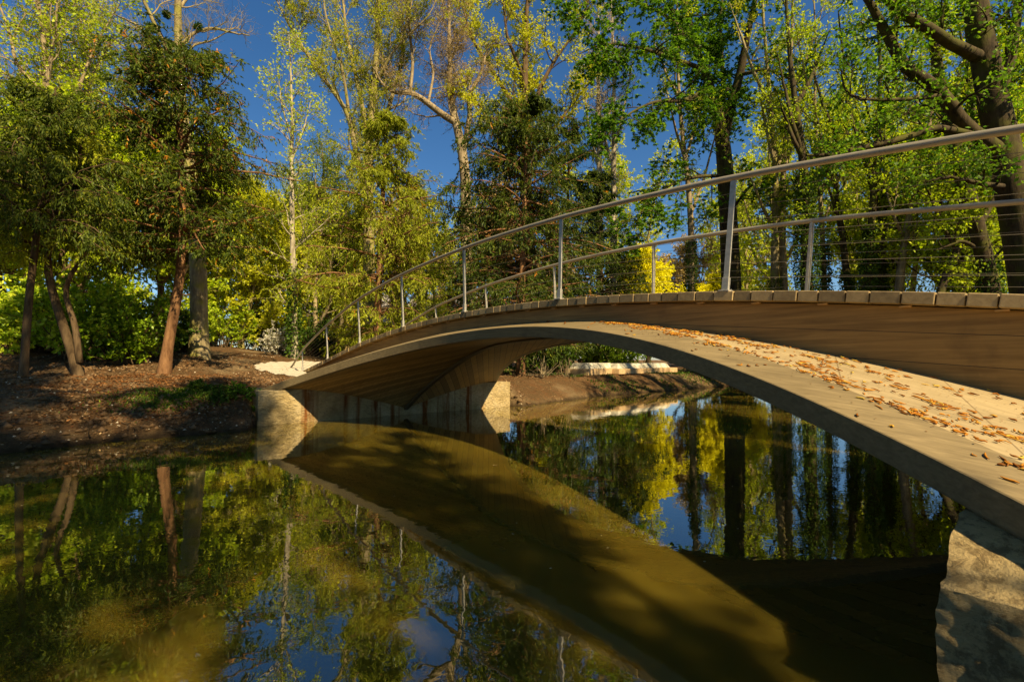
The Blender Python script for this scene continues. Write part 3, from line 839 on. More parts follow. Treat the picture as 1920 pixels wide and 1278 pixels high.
conifer('yew_tree', 'dark green yew with a red trunk standing behind the middle of the bridge', 'tree', trunkpath([(976, 665, .16), (978, 560, .14), (982, 420, .11), (985, 300, .07), (992, 185, .02)], 19),
        [(0, 2.8), (.3, 3.8), (.5, 3.5), (.75, 2.9), (.9, 1.9), (1, .6)], M['bk_red'], M['lf_yew'], 5, nb=150, nt_=13, per=8, zlo=.1, tone0=.3, droop=.6, leafL=.14, leafW=.04, dead=.008)
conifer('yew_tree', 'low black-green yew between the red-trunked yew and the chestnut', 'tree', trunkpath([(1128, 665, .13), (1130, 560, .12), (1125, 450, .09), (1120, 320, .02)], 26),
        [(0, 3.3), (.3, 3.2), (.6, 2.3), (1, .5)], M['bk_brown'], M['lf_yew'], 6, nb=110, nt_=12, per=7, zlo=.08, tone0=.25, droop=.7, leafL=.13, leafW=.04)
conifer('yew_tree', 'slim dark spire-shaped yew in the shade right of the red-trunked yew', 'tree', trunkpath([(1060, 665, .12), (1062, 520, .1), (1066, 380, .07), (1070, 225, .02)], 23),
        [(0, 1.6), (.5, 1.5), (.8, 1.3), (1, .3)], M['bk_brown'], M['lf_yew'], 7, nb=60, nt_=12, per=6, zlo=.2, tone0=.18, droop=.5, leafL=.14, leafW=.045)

# ---- tall bare tree with mistletoe
D_ = 15.2
bare = tree('bare_tree', 'tall leafless tree with mistletoe balls rising above the yews', 'tree', (*at(372, D_), tz(*at(372, D_)) - .15),
     [trunkpath([(374, 655, .25), (371, 560, .25), (366, 460, .24), (348, 330, .19), (324, 170, .13), (316, 40, .11), (312, -80, .08), (318, -220, .04)], D_),
      [P4(336, 250, D_, .07), P4(300, 200, D_ - .3, .06), P4(272, 160, D_ - .5, .05), P4(250, 110, D_ - .7, .04), P4(232, 80, D_ - 1, .02)],
      [P4(322, 150, D_, .07), P4(290, 80, D_ - .5, .06), P4(258, 20, D_ - .9, .05), P4(230, -40, D_ - 1.2, .03)],
      [P4(318, 90, D_, .05), P4(350, 60, D_ + .3, .045), P4(385, 52, D_ + .5, .04), P4(420, 62, D_ + .7, .03), P4(455, 66, D_ + 1, .015)],
      [P4(323, 140, D_, .04), P4(345, 84, D_ + .3, .035), P4(380, 78, D_ + .5, .025), P4(430, 50, D_ + .7, .012)],
      [P4(322, 130, D_, .05), P4(280, 85, D_ - .6, .045), P4(235, 45, D_ - .9, .035), P4(195, 28, D_ - 1.2, .015)],
      [P4(316, 20, D_, .05), P4(345, -20, D_ + .6, .04), P4(380, -70, D_ + .9, .02)]],
     M['bk_moss'], M['lf_lime'], 21, n1=13, n2=7, n3=5, L1=1.5, L2=.8, L3=.4, per=0, t0=.62, wander=.22, twig_r=.004)
bb = np.array(bare.location)
for k, (px, py, dd, rr) in enumerate(((266, 90, -.6, .33), (262, 128, -.5, .22), (283, 112, -.3, .2), (229, 104, -.9, .2), (264, 52, -.8, .15), (355, 52, .3, .17), (303, 82, 0, .14), (294, 27, -.3, .12))):
    rg = np.random.default_rng(50 + k); c = np.array(pt(px, py, D_ + dd)) - bb
    o_ = nrm(rg.normal(size=(120, 3))); P, Rr = growb(np.repeat(c[None], 120, 0), o_, rr * rg.uniform(.6, 1.1, 120), np.full(120, .004), np.full(120, .002), 3, .2, (0, 0, 0), rg)
    lv = Leaves(); p, tg, bi = along(P, 9, rg, .3, 1); lv.add(p, tg + rg.normal(0, .7, p.shape), .06, .02, rg, rg.normal(.3, .2, len(p)))
    lv.build('mistletoe', M['lf_ivy'], bare)

# ---- slim birch, and tall sparse trees
D_ = 18.5
tree('birch_tree', 'slim pale-stemmed birch with sparse lime leaves left of the bridge end', 'tree', (*at(553, D_), tz(*at(553, D_)) - .15),
     [trunkpath([(553, 650, .12), (550, 560, .11), (544, 440, .095), (540, 330, .08), (540, 230, .065), (536, 120, .03), (530, 60, .01)], D_),
      [P4(541, 300, D_, .04), P4(560, 250, D_ + .3, .03), P4(575, 190, D_ + .5, .01)], [P4(540, 260, D_, .04), P4(520, 200, D_ - .3, .03), P4(510, 130, D_ - .5, .01)],
      [P4(546, 470, D_, .03), P4(590, 430, D_, .02), P4(625, 400, D_, .01)]],
     M['bk_white'], M['lf_lime'], 22, n1=34, n2=6, n3=4, L1=1.5, L2=.7, L3=.3, per=3, leafL=.09, leafW=.07, tone0=.6, t0=.12, ivy=(3.6, .16, 2600), twig_r=.0035)
D_ = 24
tree('tall_tree', 'tall spreading tree with many upswept limbs and budding leaves behind the olive yew', 'tree', (*at(690, D_), tz(*at(690, D_)) - .15),
     [trunkpath([(692, 655, .30), (690, 500, .28), (688, 360, .24), (686, 280, .20), (698, 150, .15), (702, 0, .11), (705, -140, .04)], D_),
      [P4(688, 380, D_, .16), P4(665, 300, D_, .14), P4(648, 210, D_ - .5, .11), P4(600, 150, D_ - .8, .09), P4(555, 85, D_ - 1, .07), P4(520, 30, D_ - 1, .05), P4(495, -20, D_ - 1, .02)],
      [P4(686, 270, D_, .13), P4(672, 190, D_, .11), P4(640, 60, D_ + .5, .08), P4(625, -80, D_ + 1, .03)],
      [P4(690, 300, D_, .13), P4(722, 210, D_ + .5, .11), P4(748, 120, D_ + 1, .08), P4(760, 0, D_ + 1, .05), P4(768, -90, D_ + 1, .02)],
      [P4(648, 210, D_ - .5, .08), P4(635, 130, D_ - 1, .06), P4(600, 30, D_ - 1.4, .04), P4(590, -60, D_ - 1.4, .015)],
      [P4(697, 160, D_, .08), P4(735, 90, D_ - .6, .06), P4(800, 30, D_ - 1, .03), P4(830, -30, D_ - 1, .015)]],
     M['bk_moss'], M['lf_gold'], 23, n1=36, n2=10, n3=7, L1=2.4, L2=1.1, L3=.45, per=7, leafL=.085, leafW=.05, tone0=.45, t0=.35, ang=38, up=.3, twig_r=.006)
D_ = 25
tree('crooked_tree', 'crooked tree with a pale trunk and one long kinked limb reaching left', 'tree', (*at(876, D_), tz(*at(876, D_)) - .15),
     [trunkpath([(876, 655, .36), (874, 480, .32), (872, 340, .28), (866, 270, .25), (850, 228, .22), (838, 180, .15), (842, 100, .11), (838, 20, .07), (840, -70, .02)], D_),
      [P4(852, 230, D_, .18), P4(825, 214, D_ - .4, .17), P4(795, 190, D_ - .7, .15), P4(765, 172, D_ - .9, .12), P4(735, 176, D_ - 1, .09), P4(712, 160, D_ - 1.2, .06), P4(690, 120, D_ - 1.3, .02)],
      [P4(765, 172, D_ - .9, .09), P4(770, 120, D_ - 1, .08), P4(762, 50, D_ - 1.3, .06), P4(770, -40, D_ - 1.3, .02)],
      [P4(868, 280, D_, .15), P4(880, 215, D_ + .5, .13), P4(876, 180, D_ + .6, .12), P4(900, 140, D_ + .8, .09), P4(915, 80, D_ + 1, .04)],
      [P4(876, 180, D_ + .6, .10), P4(840, 176, D_ + .8, .09), P4(840, 120, D_ + 1, .07), P4(865, 60, D_ + 1.2, .03)],
      [P4(800, 192, D_ - .7, .07), P4(810, 140, D_ - .5, .06), P4(800, 90, D_ - .3, .04), P4(825, 30, D_, .02)]],
     M['bk_pale'], M['lf_pink'], 24, n1=34, n2=10, n3=7, L1=2.0, L2=1.0, L3=.45, per=4, leafL=.06, leafW=.035, tone0=.5, t0=.6, wander=.24, twig_r=.007, ivy=(9, .14, 3500))
D_ = 27
tree('tall_tree', 'tall yellow-green tree filling the sky above the middle of the bridge', 'tree', (*at(990, D_), tz(*at(990, D_)) - .15),
     [trunkpath([(992, 655, .34), (990, 420, .3), (985, 260, .24), (984, 130, .17), (990, 0, .1), (995, -120, .03)], D_),
      [P4(985, 280, D_, .15), P4(960, 190, D_, .13), P4(920, 130, D_, .1), P4(880, 70, D_, .07), P4(860, -10, D_, .03)],
      [P4(985, 250, D_, .15), P4(1015, 160, D_, .12), P4(1050, 100, D_, .09), P4(1090, 50, D_, .06), P4(1120, -30, D_, .02)],
      [P4(988, 330, D_, .12), P4(1040, 240, D_ + 1, .1), P4(1080, 190, D_ + 1.5, .07), P4(1130, 130, D_ + 2, .03)],
      [P4(988, 330, D_, .12), P4(940, 260, D_ - 1, .09), P4(905, 210, D_ - 1.5, .06), P4(880, 170, D_ - 2, .02)],
      [P4(984, 150, D_, .1), P4(950, 70, D_ - 1, .08), P4(940, -30, D_ - 1, .03)]],
     M['bk_brown'], M['lf_gold'], 25, n1=32, n2=9, n3=6, L1=2.6, L2=1.1, L3=.5, per=9, leafL=.11, leafW=.075, tone0=.7, t0=.4, ang=45, twig_r=.006)
D_ = 30
for px, dx, lab in ((1124, 0, 'left one of two whitish bare trunks seen past the chestnut leaves'), (1150, 6, 'right one of two whitish bare trunks seen past the chestnut leaves')):
    tree('white_trunk_tree', lab, 'tree', (*at(px, D_), tz(*at(px, D_)) - .15),
         [trunkpath([(px, 655, .22), (px + 2, 450, .2), (px + 3, 320, .17), (px + dx, 200, .12), (px + 4, 60, .07), (px, -40, .02)], D_),
          [P4(px + 3, 320, D_, .1), P4(px - 18, 240, D_, .08), P4(px - 30, 130, D_, .03)], [P4(px + 3, 290, D_, .1), P4(px + 25, 200, D_, .08), P4(px + 45, 100, D_, .03)]],
         M['bk_white'], M['lf_pink'], 26 + dx, n1=22, n2=8, n3=5, L1=2.2, L2=1.1, L3=.5, per=3, leafL=.08, leafW=.05, t0=.35, twig_r=.008)

# ---- chestnut and the ivy-clad row on the right
D_ = 26.5
tree('chestnut_tree', 'big dark-trunked chestnut with drooping fresh green leaves behind the tallest railing post', 'tree', (*at(1375, D_), tz(*at(1375, D_)) - .15),
     [trunkpath([(1374, 655, .55), (1374, 540, .52), (1370, 400, .47), (1364, 290, .42), (1362, 245, .40), (1350, 190, .24), (1328, 130, .2), (1302, 60, .15), (1290, -20, .11), (1285, -120, .04)], D_),
      [P4(1364, 255, D_, .3), P4(1378, 200, D_, .27), P4(1398, 140, D_ - .5, .22), P4(1412, 70, D_ - 1, .18), P4(1430, 0, D_ - 1, .13), P4(1445, -120, D_ - 1, .04)],
      [P4(1364, 250, D_, .16), P4(1365, 160, D_ + 1, .14), P4(1360, 60, D_ + 1.5, .1), P4(1372, -60, D_ + 2, .03)],
      [P4(1328, 130, D_, .13), P4(1270, 110, D_ - 1.5, .11), P4(1210, 90, D_ - 3, .08), P4(1140, 80, D_ - 4, .05), P4(1090, 100, D_ - 5, .02)],
      [P4(1340, 165, D_, .12), P4(1290, 190, D_ - 2, .1), P4(1230, 190, D_ - 3.5, .07), P4(1170, 220, D_ - 4.5, .04), P4(1130, 270, D_ - 5, .015)],
      [P4(1366, 330, D_, .10), P4(1320, 330, D_ - 1.5, .09), P4(1270, 340, D_ - 2.5, .06), P4(1215, 380, D_ - 3.5, .03), P4(1190, 430, D_ - 4, .012)],
      [P4(1302, 60, D_, .1), P4(1240, 20, D_ - 2, .08), P4(1160, -10, D_ - 3.5, .06), P4(1080, 0, D_ - 4.5, .02)],
      [P4(1398, 140, D_ - .5, .1), P4(1450, 130, D_ - 2, .08), P4(1500, 150, D_ - 3, .05), P4(1540, 200, D_ - 3.5, .02)],
      [P4(1372, 400, D_, .08), P4(1410, 350, D_ - 1, .07), P4(1450, 330, D_ - 2, .05), P4(1480, 350, D_ - 2.5, .02)]],
     M['bk_dark'], M['lf_green'], 31, n1=30, n2=10, n3=4, L1=2.6, L2=1.3, L3=.55, per=4, leafL=.16, leafW=.075, tone0=.45, t0=.52, droop=.28, up=-.05, palm=5, ang=55, trop1=(0, 0, -.35), twig_r=.006, ivy=(3.4, .3, 4500))
row = [  # px path, D, r, bark, leaf, label, ivy
    ([(1296, 655), (1297, 540), (1300, 400), (1290, 300), (1278, 180), (1280, 40), (1275, -80)], 25.5, .2, 'bk_pale', 'lf_lime', 'slim pale trunk with ivy at its foot left of the chestnut', (7.5, .2, 3500)),
    ([(1455, 655), (1455, 540), (1458, 430), (1463, 320), (1455, 200), (1445, 60), (1440, -90)], 24, .24, 'bk_moss', 'lf_gold', 'left stem of a pale twin pair right of the chestnut', (5, .1, 1800)),
    ([(1472, 655), (1473, 540), (1470, 430), (1476, 320), (1490, 180), (1500, 40), (1505, -90)], 24.3, .22, 'bk_pale', 'lf_lime', 'right stem of a pale twin pair right of the chestnut', (5, .1, 1800)),
    ([(1513, 655), (1515, 540), (1518, 400), (1516, 300), (1502, 200), (1492, 80), (1488, -60)], 20.5, .27, 'bk_dark', 'lf_mid', 'trunk thickly wrapped in dark ivy beside the far thin railing post', (9.5, .34, 9000)),
    ([(1550, 655), (1549, 540), (1547, 420), (1543, 320), (1538, 200), (1545, 80), (1540, -60)], 22.5, .14, 'bk_pale', 'lf_lime', 'thin straight ivy-footed stem right of the thickly wrapped trunk', (7, .26, 4200)),
    ([(1598, 655), (1594, 545), (1584, 430), (1572, 350), (1580, 260), (1600, 150), (1590, 20)], 21, .17, 'bk_dark', 'lf_mid', 'forked dark stem with two thin arms behind the wires', (4.5, .14, 2400)),
    ([(1622, 655), (1628, 545), (1640, 430), (1650, 330), (1662, 230), (1668, 90), (1660, -60)], 19.8, .19, 'bk_dark', 'lf_lime', 'dark ivy-speckled trunk leaning slightly right behind the wires', (7, .2, 4500)),
    ([(1652, 655), (1655, 545), (1660, 420), (1672, 320), (1690, 200), (1700, 60), (1705, -80)], 20.4, .2, 'bk_dark', 'lf_mid', 'dark upright trunk paired with the one leaning right', (5, .18, 3800)),
    ([(1682, 655), (1688, 545), (1702, 450), (1728, 350), (1752, 260), (1775, 150), (1790, 20)], 19.5, .18, 'bk_pale', 'lf_lime', 'brown-lit slanting trunk with bare lower bark', None),
    ([(1705, 655), (1712, 550), (1730, 460), (1720, 370), (1730, 250), (1745, 120), (1750, 0)], 22.5, .13, 'bk_moss', 'lf_mid', 'thin wavering stem in front of the far right foliage', None),
    ([(1735, 655), (1760, 560), (1800, 470), (1835, 400), (1850, 300), (1880, 200), (1900, 100)], 17.5, .15, 'bk_dark', 'lf_mid', 'strongly slanting dark stem near the right edge', None),
]
for i, (pp, D_, r, bk, lf, lab, ivy) in enumerate(row):
    n = len(pp); pth = trunkpath([(px, py, r * (1 - .85 * (k / (n - 1)) ** 1.1)) for k, (px, py) in enumerate(pp)], D_)
    rg = np.random.default_rng(400 + i); limbs = [pth]
    for k in range(4):
        j = 2 + k if k < 3 else 3; px, py = pp[j]; sgn = rg.choice((-1, 1)); e = rg.uniform(25, 70); hh = rg.uniform(90, 170)
        limbs.append([P4(px, py, D_, r * .4), P4(px + sgn * e * .5, py - hh * .4, D_ + sgn * .4, r * .32), P4(px + sgn * e * .8, py - hh * .75, D_ + rg.normal(0, .8), r * .22), P4(px + sgn * e * 1.2, py - hh * 1.2, D_ + rg.normal(0, 1), r * .06)])
    tree('woodland_tree', lab, 'tree', pth[0][:3], limbs, M[bk], M[lf], 300 + i, n1=13, n2=7, n3=5, L1=1.8, L2=.9, L3=.4, per=5, leafL=.10, leafW=.075, tone0=.55, t0=.28, ivy=ivy, twig_r=.005, ang=50)
# the two big trees at the right edge
D_ = 12.5
tree('old_tree', 'massive dark mossy trunk at the right edge with a long limb arching left', 'tree', (*at(1925, D_), tz(*at(1925, D_)) - .15),
     [trunkpath([(1945, 700, .44), (1940, 560, .40), (1922, 420, .37), (1902, 300, .35), (1884, 200, .32), (1866, 100, .29), (1852, 0, .26), (1845, -150, .2), (1850, -300, .06)], D_),
      [P4(1893, 290, D_, .22), P4(1860, 262, D_ - .2, .17), P4(1822, 235, D_ - .3, .16), P4(1785, 175, D_ - .4, .15), P4(1745, 145, D_ - .5, .14), P4(1702, 118, D_ - .6, .13), P4(1688, 70, D_ - .6, .11), P4(1655, 15, D_ - .6, .09), P4(1620, -40, D_ - .6, .05)],
      [P4(1862, 262, D_ - .2, .10), P4(1820, 248, D_ - .5, .09), P4(1765, 238, D_ - .7, .085), P4(1700, 262, D_ - .9, .08), P4(1640, 275, D_ - 1, .07), P4(1570, 292, D_ - 1, .055), P4(1520, 290, D_ - 1.1, .03)],
      [P4(1862, 110, D_, .16), P4(1800, 80, D_ - .5, .13), P4(1750, 45, D_ - .8, .12), P4(1715, 30, D_ - .9, .1), P4(1660, -20, D_ - 1, .07), P4(1600, -60, D_ - 1, .02)],
      [P4(1880, 210, D_, .15), P4(1915, 120, D_, .13), P4(1935, 20, D_, .1), P4(1960, -100, D_, .04)],
      [P4(1785, 178, D_ - .4, .06), P4(1740, 185, D_ - .8, .05), P4(1660, 188, D_ - 1.2, .04), P4(1600, 182, D_ - 1.4, .03), P4(1590, 130, D_ - 1.5, .01)],
      [P4(1900, 350, D_, .07), P4(1850, 345, D_ - .6, .06), P4(1790, 330, D_ - 1, .03), P4(1750, 340, D_ - 1.2, .01)]],
     M['bk_dark'], M['lf_green'], 41, n1=22, n2=9, n3=5, L1=1.6, L2=.8, L3=.35, per=5, leafL=.10, leafW=.07, tone0=.6, t0=.35, wander=.2, twig_r=.004)
D_ = 14.5
tree('old_tree', 'dark trunk sloping up left of the massive one, with wires crossing it', 'tree', (*at(1875, D_), tz(*at(1875, D_)) - .15),
     [trunkpath([(1880, 680, .24), (1865, 545, .22), (1840, 420, .20), (1815, 320, .19), (1800, 250, .18), (1780, 160, .15), (1768, 60, .12), (1760, -80, .05)], D_),
      [P4(1842, 430, D_, .09), P4(1870, 380, D_, .08), P4(1900, 350, D_, .06), P4(1950, 310, D_, .02)],
      [P4(1815, 320, D_, .09), P4(1845, 240, D_, .08), P4(1835, 150, D_, .06), P4(1820, 40, D_, .02)],
      [P4(1850, 470, D_, .06), P4(1810, 450, D_, .05), P4(1760, 470, D_, .03), P4(1720, 460, D_, .01)]],
     M['bk_dark'], M['lf_lime'], 42, n1=20, n2=8, n3=5, L1=1.7, L2=.8, L3=.35, per=5, leafL=.10, leafW=.07, tone0=.45, t0=.2, twig_r=.004, ivy=(4, .12, 1500))

# ---- leafy trees filling the back: a few grown ones, then copies
def filler(name, label, cat, px, D, h, r, bark, leaf, seed, group=None, **kw):
    x, y = at(px, D); lb = auto_limbs(x, y, h, r, seed, forks=kw.pop('forks', 6), f0=kw.pop('f0', .15), spread=kw.pop('spread', .35))
    return tree(name, label, cat, lb[0][0][:3], lb, M[bark], M[leaf], seed, group=group, **kw)
G1 = 'leafy trees behind the left bank'
f1 = filler('leafy_tree', 'bright yellow-green tree glowing behind the leaning yew trunk', 'tree', 110, 17, 8.5, .14, 'bk_brown', 'lf_mid', 501, n1=26, n2=9, n3=5, L1=1.9, L2=.9, L3=.4, per=11, leafL=.12, leafW=.09, tone0=.7, t0=.06)
f2 = filler('leafy_tree', 'dense yellow-green tree right of the mossy bare trunk', 'tree', 452, 23, 7.8, .15, 'bk_moss', 'lf_gold', 502, n1=28, n2=9, n3=6, L1=2.2, L2=1.0, L3=.4, per=10, leafL=.12, leafW=.08, tone0=.75, t0=.06)
f3 = filler('budding_tree', 'fine-twigged budding tree in the upper left corner', 'tree', 60, 18.5, 17, .2, 'bk_pale', 'lf_lime', 503, n1=28, n2=8, n3=5, L1=2.6, L2=1.1, L3=.5, per=4, leafL=.11, leafW=.08, tone0=.6, t0=.3, twig_r=.005)
copies = [(f1, 'leafy_tree', 215, 19, 2.1, 1.0, 'bright green tree between the leaning yew and the red-trunked yew'),
          (f1, 'leafy_tree', 20, 15.5, 4.0, .85, 'yellow-green tree behind the straight slim yew trunk'),
          (f1, 'leafy_tree', 300, 21, 5.2, 1.15, 'leafy tree hidden behind the red-trunked yew at the left'),
          (f2, 'leafy_tree', 400, 27, 3.4, 1.05, 'yellow-green tree just right of the bare mistletoe tree trunk'),
          (f2, 'leafy_tree', 515, 26, 1.2, .95, 'yellow-green tree behind the slim birch'),
          (f1, 'leafy_tree', 590, 30, .3, 1.2, 'green tree behind the start of the near handrail'),
          (f2, 'leafy_tree', 640, 33, 4.4, 1.2, 'yellow-green tree in front of the white house')]
for rt, nm, px, D, rz, s, lab in copies:
    copytree(rt, nm, *at(px, D), rz, s, lab, 'tree')
copytree(f3, 'budding_tree', *at(150, 21), 2.0, .9, 'budding tree behind the tops of the left yews', 'tree')
copytree(f3, 'budding_tree', *at(590, 27), 3.1, .72, 'thin-branched budding tree between the birch and the tall limbed tree', 'tree')
copytree(f3, 'budding_tree', *at(640, 31), 1.1, .8, 'thin-branched tree rising behind the tall limbed tree', 'tree')
# far trees across the back and right
f4 = filler('far_tree', 'brown-budded far tree left of the yellow blossom', 'tree', 930, 42, 15, .22, 'bk_brown', 'lf_pink', 504, n1=26, n2=9, n3=5, L1=3.2, L2=1.4, L3=.7, per=6, leafL=.2, leafW=.14, tone0=.6, t0=.1, twig_r=.01)
f5 = filler('far_tree', 'yellow-green far tree behind the twin pale stems', 'tree', 1475, 36, 19, .25, 'bk_moss', 'lf_lime', 505, n1=22, n2=7, n3=5, L1=3.0, L2=1.3, L3=.6, per=5, leafL=.2, leafW=.14, tone0=.75, t0=.12, twig_r=.009)
f6 = filler('blossom_tree', 'brilliant yellow blossoming tree beyond the dark low yew', 'tree', 1215, 36, 8.2, .2, 'bk_brown', 'lf_yellow', 506, n1=28, n2=9, n3=5, L1=2.2, L2=1.0, L3=.5, per=13, leafL=.16, leafW=.13, tone0=.6, t0=.08)
copytree(f6, 'blossom_tree', *at(1338, 38), 2.2, .82, 'yellow blossoming tree just left of the chestnut trunk', 'tree')
copytree(f6, 'blossom_tree', *at(1405, 40), 4.1, .72, 'yellow blossoming tree just right of the chestnut trunk', 'tree')
copytree(f6, 'blossom_tree', *at(1015, 42), .8, .75, 'yellow blossoming tree glimpsed through the dark middle yew', 'tree')
copytree(f6, 'blossom_tree', *at(1640, 42), 5.0, .75, 'yellow blossoming tree low behind the ivy trunks on the right', 'tree')
for k, (px, D, s, rz, lab) in enumerate(((840, 46, .8, 1.0, 'brown-budded far tree behind the crooked tree'), (1040, 48, .8, 2.4, 'brown-budded far tree behind the middle yew'), (1285, 50, .85, 3.7, 'brown-budded far tree between the yellow blossoms'), (1380, 52, .9, 5.1, 'brown-budded far tree behind the chestnut trunk'), (740, 40, .9, .2, 'brown-budded far tree behind the olive yew'))):
    copytree(f4, 'far_tree', *at(px, D), rz, s, lab, 'tree')
for k, (px, D, s, rz, lab) in enumerate(((1600, 34, 1.0, 2.0, 'yellow-green far tree behind the forked dark stem'), (1400, 44, .95, 5.5, 'yellow-green far tree over the chestnut trunk'), (1160, 40, .95, 1.5, 'yellow-green far tree behind the whitish trunks'), (790, 38, .7, 3.0, 'yellow-green far tree behind the kinked limb'))):
    copytree(f5, 'far_tree', *at(px, D), rz, s, lab, 'tree')
f7 = filler('leafy_tree', 'bright green tree low behind the wires near the right edge', 'tree', 1780, 19, 9.5, .15, 'bk_dark', 'lf_lime', 507, n1=28, n2=9, n3=5, L1=1.9, L2=.9, L3=.4, per=5, leafL=.12, leafW=.09, tone0=.6, t0=.06)
copytree(f7, 'leafy_tree', *at(1860, 20), 2.5, 1.15, 'bright green tree filling the right edge behind the massive trunk', 'tree')
copytree(f7, 'leafy_tree', *at(1680, 26), 4.5, 1.1, 'bright green tree behind the paired ivy trunks', 'tree')
copytree(f7, 'leafy_tree', *at(1960, 22), .5, 1.6, 'tall bright green tree beyond the right edge trunk', 'tree')

# ---- shrubs
def shrub(name, label, cat, x, y, rad, h, leaf, seed, ns=26, per=7, leafL=.10, leafW=.06, tone0=.5, bark='bk_brown', n2=7, n3=4, group=None, wander=.18, flat=.5):
    rg = np.random.default_rng(seed); root = empty(name, (x, y, tz(x, y) - .04)); wd = Wood()
    o = rg.normal(0, rad * .12, (ns, 3)); o[:, 2] = 0; a = rg.random(ns) * 6.283
    d = np.stack([np.cos(a) * rad / h, np.sin(a) * rad / h, rg.uniform(.45, 1.2, ns)], 1) * np.array([1, 1, 1.])
    d[:, :2] *= rg.uniform(.2, 1, (ns, 1)); L = np.linalg.norm(nrm(d) * [rad, rad, h], axis=1) * rg.uniform(.7, 1.1, ns)
    P1, R1 = growb(o, d, L, np.full(ns, .008 + .006 * h), np.full(ns, .004), 6, wander, (0, 0, -.1), rg); wd.add(P1, R1, 5)
    o, d, t, r, pi = spawn(P1, R1, n2, .15, 1, 50, rg, .1); L = .38 * max(rad, h * .6) * (1.2 - .7 * t) * rg.uniform(.5, 1.2, len(t))
    P2, R2 = growb(o, d, L, r * .6, r * .3, 4, wander, (0, 0, 0), rg); wd.add(P2, R2, 4)
    if per:
        o, d, t, r, pi = spawn(P2, R2, n3, .2, 1, 50, rg, 0); L = .16 * max(rad, h * .6) * rg.uniform(.5, 1.2, len(t))
        P3, R3 = growb(o, d, L, np.full(len(L), .003), np.full(len(L), .002), 2, wander, (0, 0, 0), rg); wd.add(P3, R3, 3)
        lv = Leaves(); p, tg, bi = along(P3, per, rg); par = rg.random(len(P3))[bi]
        lv.add(p, nrm(tg * .5 + rg.normal(0, .6, p.shape)), leafL, leafW, rg, tone0 + .3 * (par - .5) + rg.normal(0, .17, len(p)), flat)
        lv.build('foliage', M[leaf], root)
    wd.build('stems', M[bark], root); tag(root, label, cat, group); return root
def at2(px, D): return at(px, D)
sh = [  # px, D, rad, h, leaf, tone, size, label
    (15, 13.2, 1.5, 2.2, 'lf_laurel', .62, .13, 'laurel at the far left edge of the bank'),
    (75, 13.6, 1.3, 1.9, 'lf_laurel', .6, .13, 'glossy laurel between the straight and the leaning yew trunks'),
    (140, 13.0, 1.3, 2.3, 'lf_laurel', .55, .13, 'glossy laurel right behind the forked leaning trunk'),
    (205, 13.4, 1.4, 2.5, 'lf_laurel', .5, .12, 'large-leaved laurel midway between the two leaning trunks'),
    (250, 13.0, 1.2, 1.9, 'lf_laurel', .28, .11, 'shaded dark laurel left of the reddish slanting trunk'),
    (290, 14.6, 1.0, 1.6, 'lf_ivy', .4, .10, 'dark low bush just behind the reddish slanting trunk'),
    (345, 16.8, .8, 1.1, 'lf_green', .6, .10, 'small green bush between the reddish trunk and the mossy trunk'),
    (415, 22, 1.6, 2.6, 'lf_mid', .5, .12, 'green bush to the right of the thick mossy trunk'),
    (455, 24, 1.6, 2.4, 'lf_ivy', .5, .12, 'dark hedge bush behind the left mulch bed'),
    (495, 25, 1.5, 2.2, 'lf_ivy', .4, .12, 'dark hedge bush left of the white flowering shrub'),
    (575, 26, 1.8, 2.6, 'lf_ivy', .3, .12, 'dark evergreen bush right of the birch foot'),
    (610, 27, 1.6, 2.2, 'lf_ivy', .25, .12, 'dark evergreen bush under the lower end of the handrail'),
    (760, 22, 1.8, 2.8, 'lf_gold', .6, .12, 'golden bush behind the near railing'),
    (690, 23, 1.4, 2.4, 'lf_gold', .5, .12, 'golden bush at the foot of the red-brown yew trunk'),
    (850, 23, 1.8, 2.8, 'lf_mid', .6, .12, 'green bush at the foot of the crooked tree'),
]
for i, (px, D, rad, h, lf, t0, sz, lab) in enumerate(sh):
    shrub('laurel_bush' if 'laurel' in lab else 'bush', lab, 'bush', *at(px, D), rad, h, lf, 600 + i, tone0=t0, leafL=sz, leafW=sz * .55, per=8, ns=24)
shrub('flowering_shrub', 'small white-flowering shrub beside the birch foot', 'shrub', *at(521, 19.5), .75, 1.25, 'lf_white', 640, ns=26, leafL=.06, leafW=.05, per=7)
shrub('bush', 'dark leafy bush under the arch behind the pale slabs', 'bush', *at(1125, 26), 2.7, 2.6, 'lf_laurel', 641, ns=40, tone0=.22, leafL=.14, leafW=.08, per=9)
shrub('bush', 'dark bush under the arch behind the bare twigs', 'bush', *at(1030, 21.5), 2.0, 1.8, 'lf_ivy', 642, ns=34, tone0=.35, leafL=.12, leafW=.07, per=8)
shrub('bare_shrub', 'leafless pale-stemmed shrub on the bank seen under the arch', 'shrub', *at(1015, 17.9), .85, 1.05, 'lf_ivy', 643, ns=16, per=0, bark='bk_pale', n2=3)
shrub('bare_shrub', 'second leafless pale-stemmed shrub to the right under the arch', 'shrub', *at(1062, 18.4), .7, .95, 'lf_ivy', 644, ns=11, per=0, bark='bk_pale', n2=3)
low = [(380, 9.9, .28, .22, 'lf_ivy', 'small dark plant left of the bridge landing'), (420, 9.7, .34, .34, 'lf_ivy', 'taller dark plant left of the bridge landing'),
       (455, 9.9, .34, .16, 'lf_green', 'low green clump beside the abutment'), (487, 10.1, .30, .15, 'lf_green', 'low green clump touching the abutment corner'),
       (528, 10.6, .26, .22, 'lf_ivy', 'small dark plant at the bottom of the handrail')]
for i, (px, D, rad, h, lf, lab) in enumerate(low):
    shrub('low_plant', lab, 'plant', *at(px, D), rad, h, lf, 660 + i, ns=22, n2=5, n3=3, per=6, leafL=.045, leafW=.026, tone0=.5)

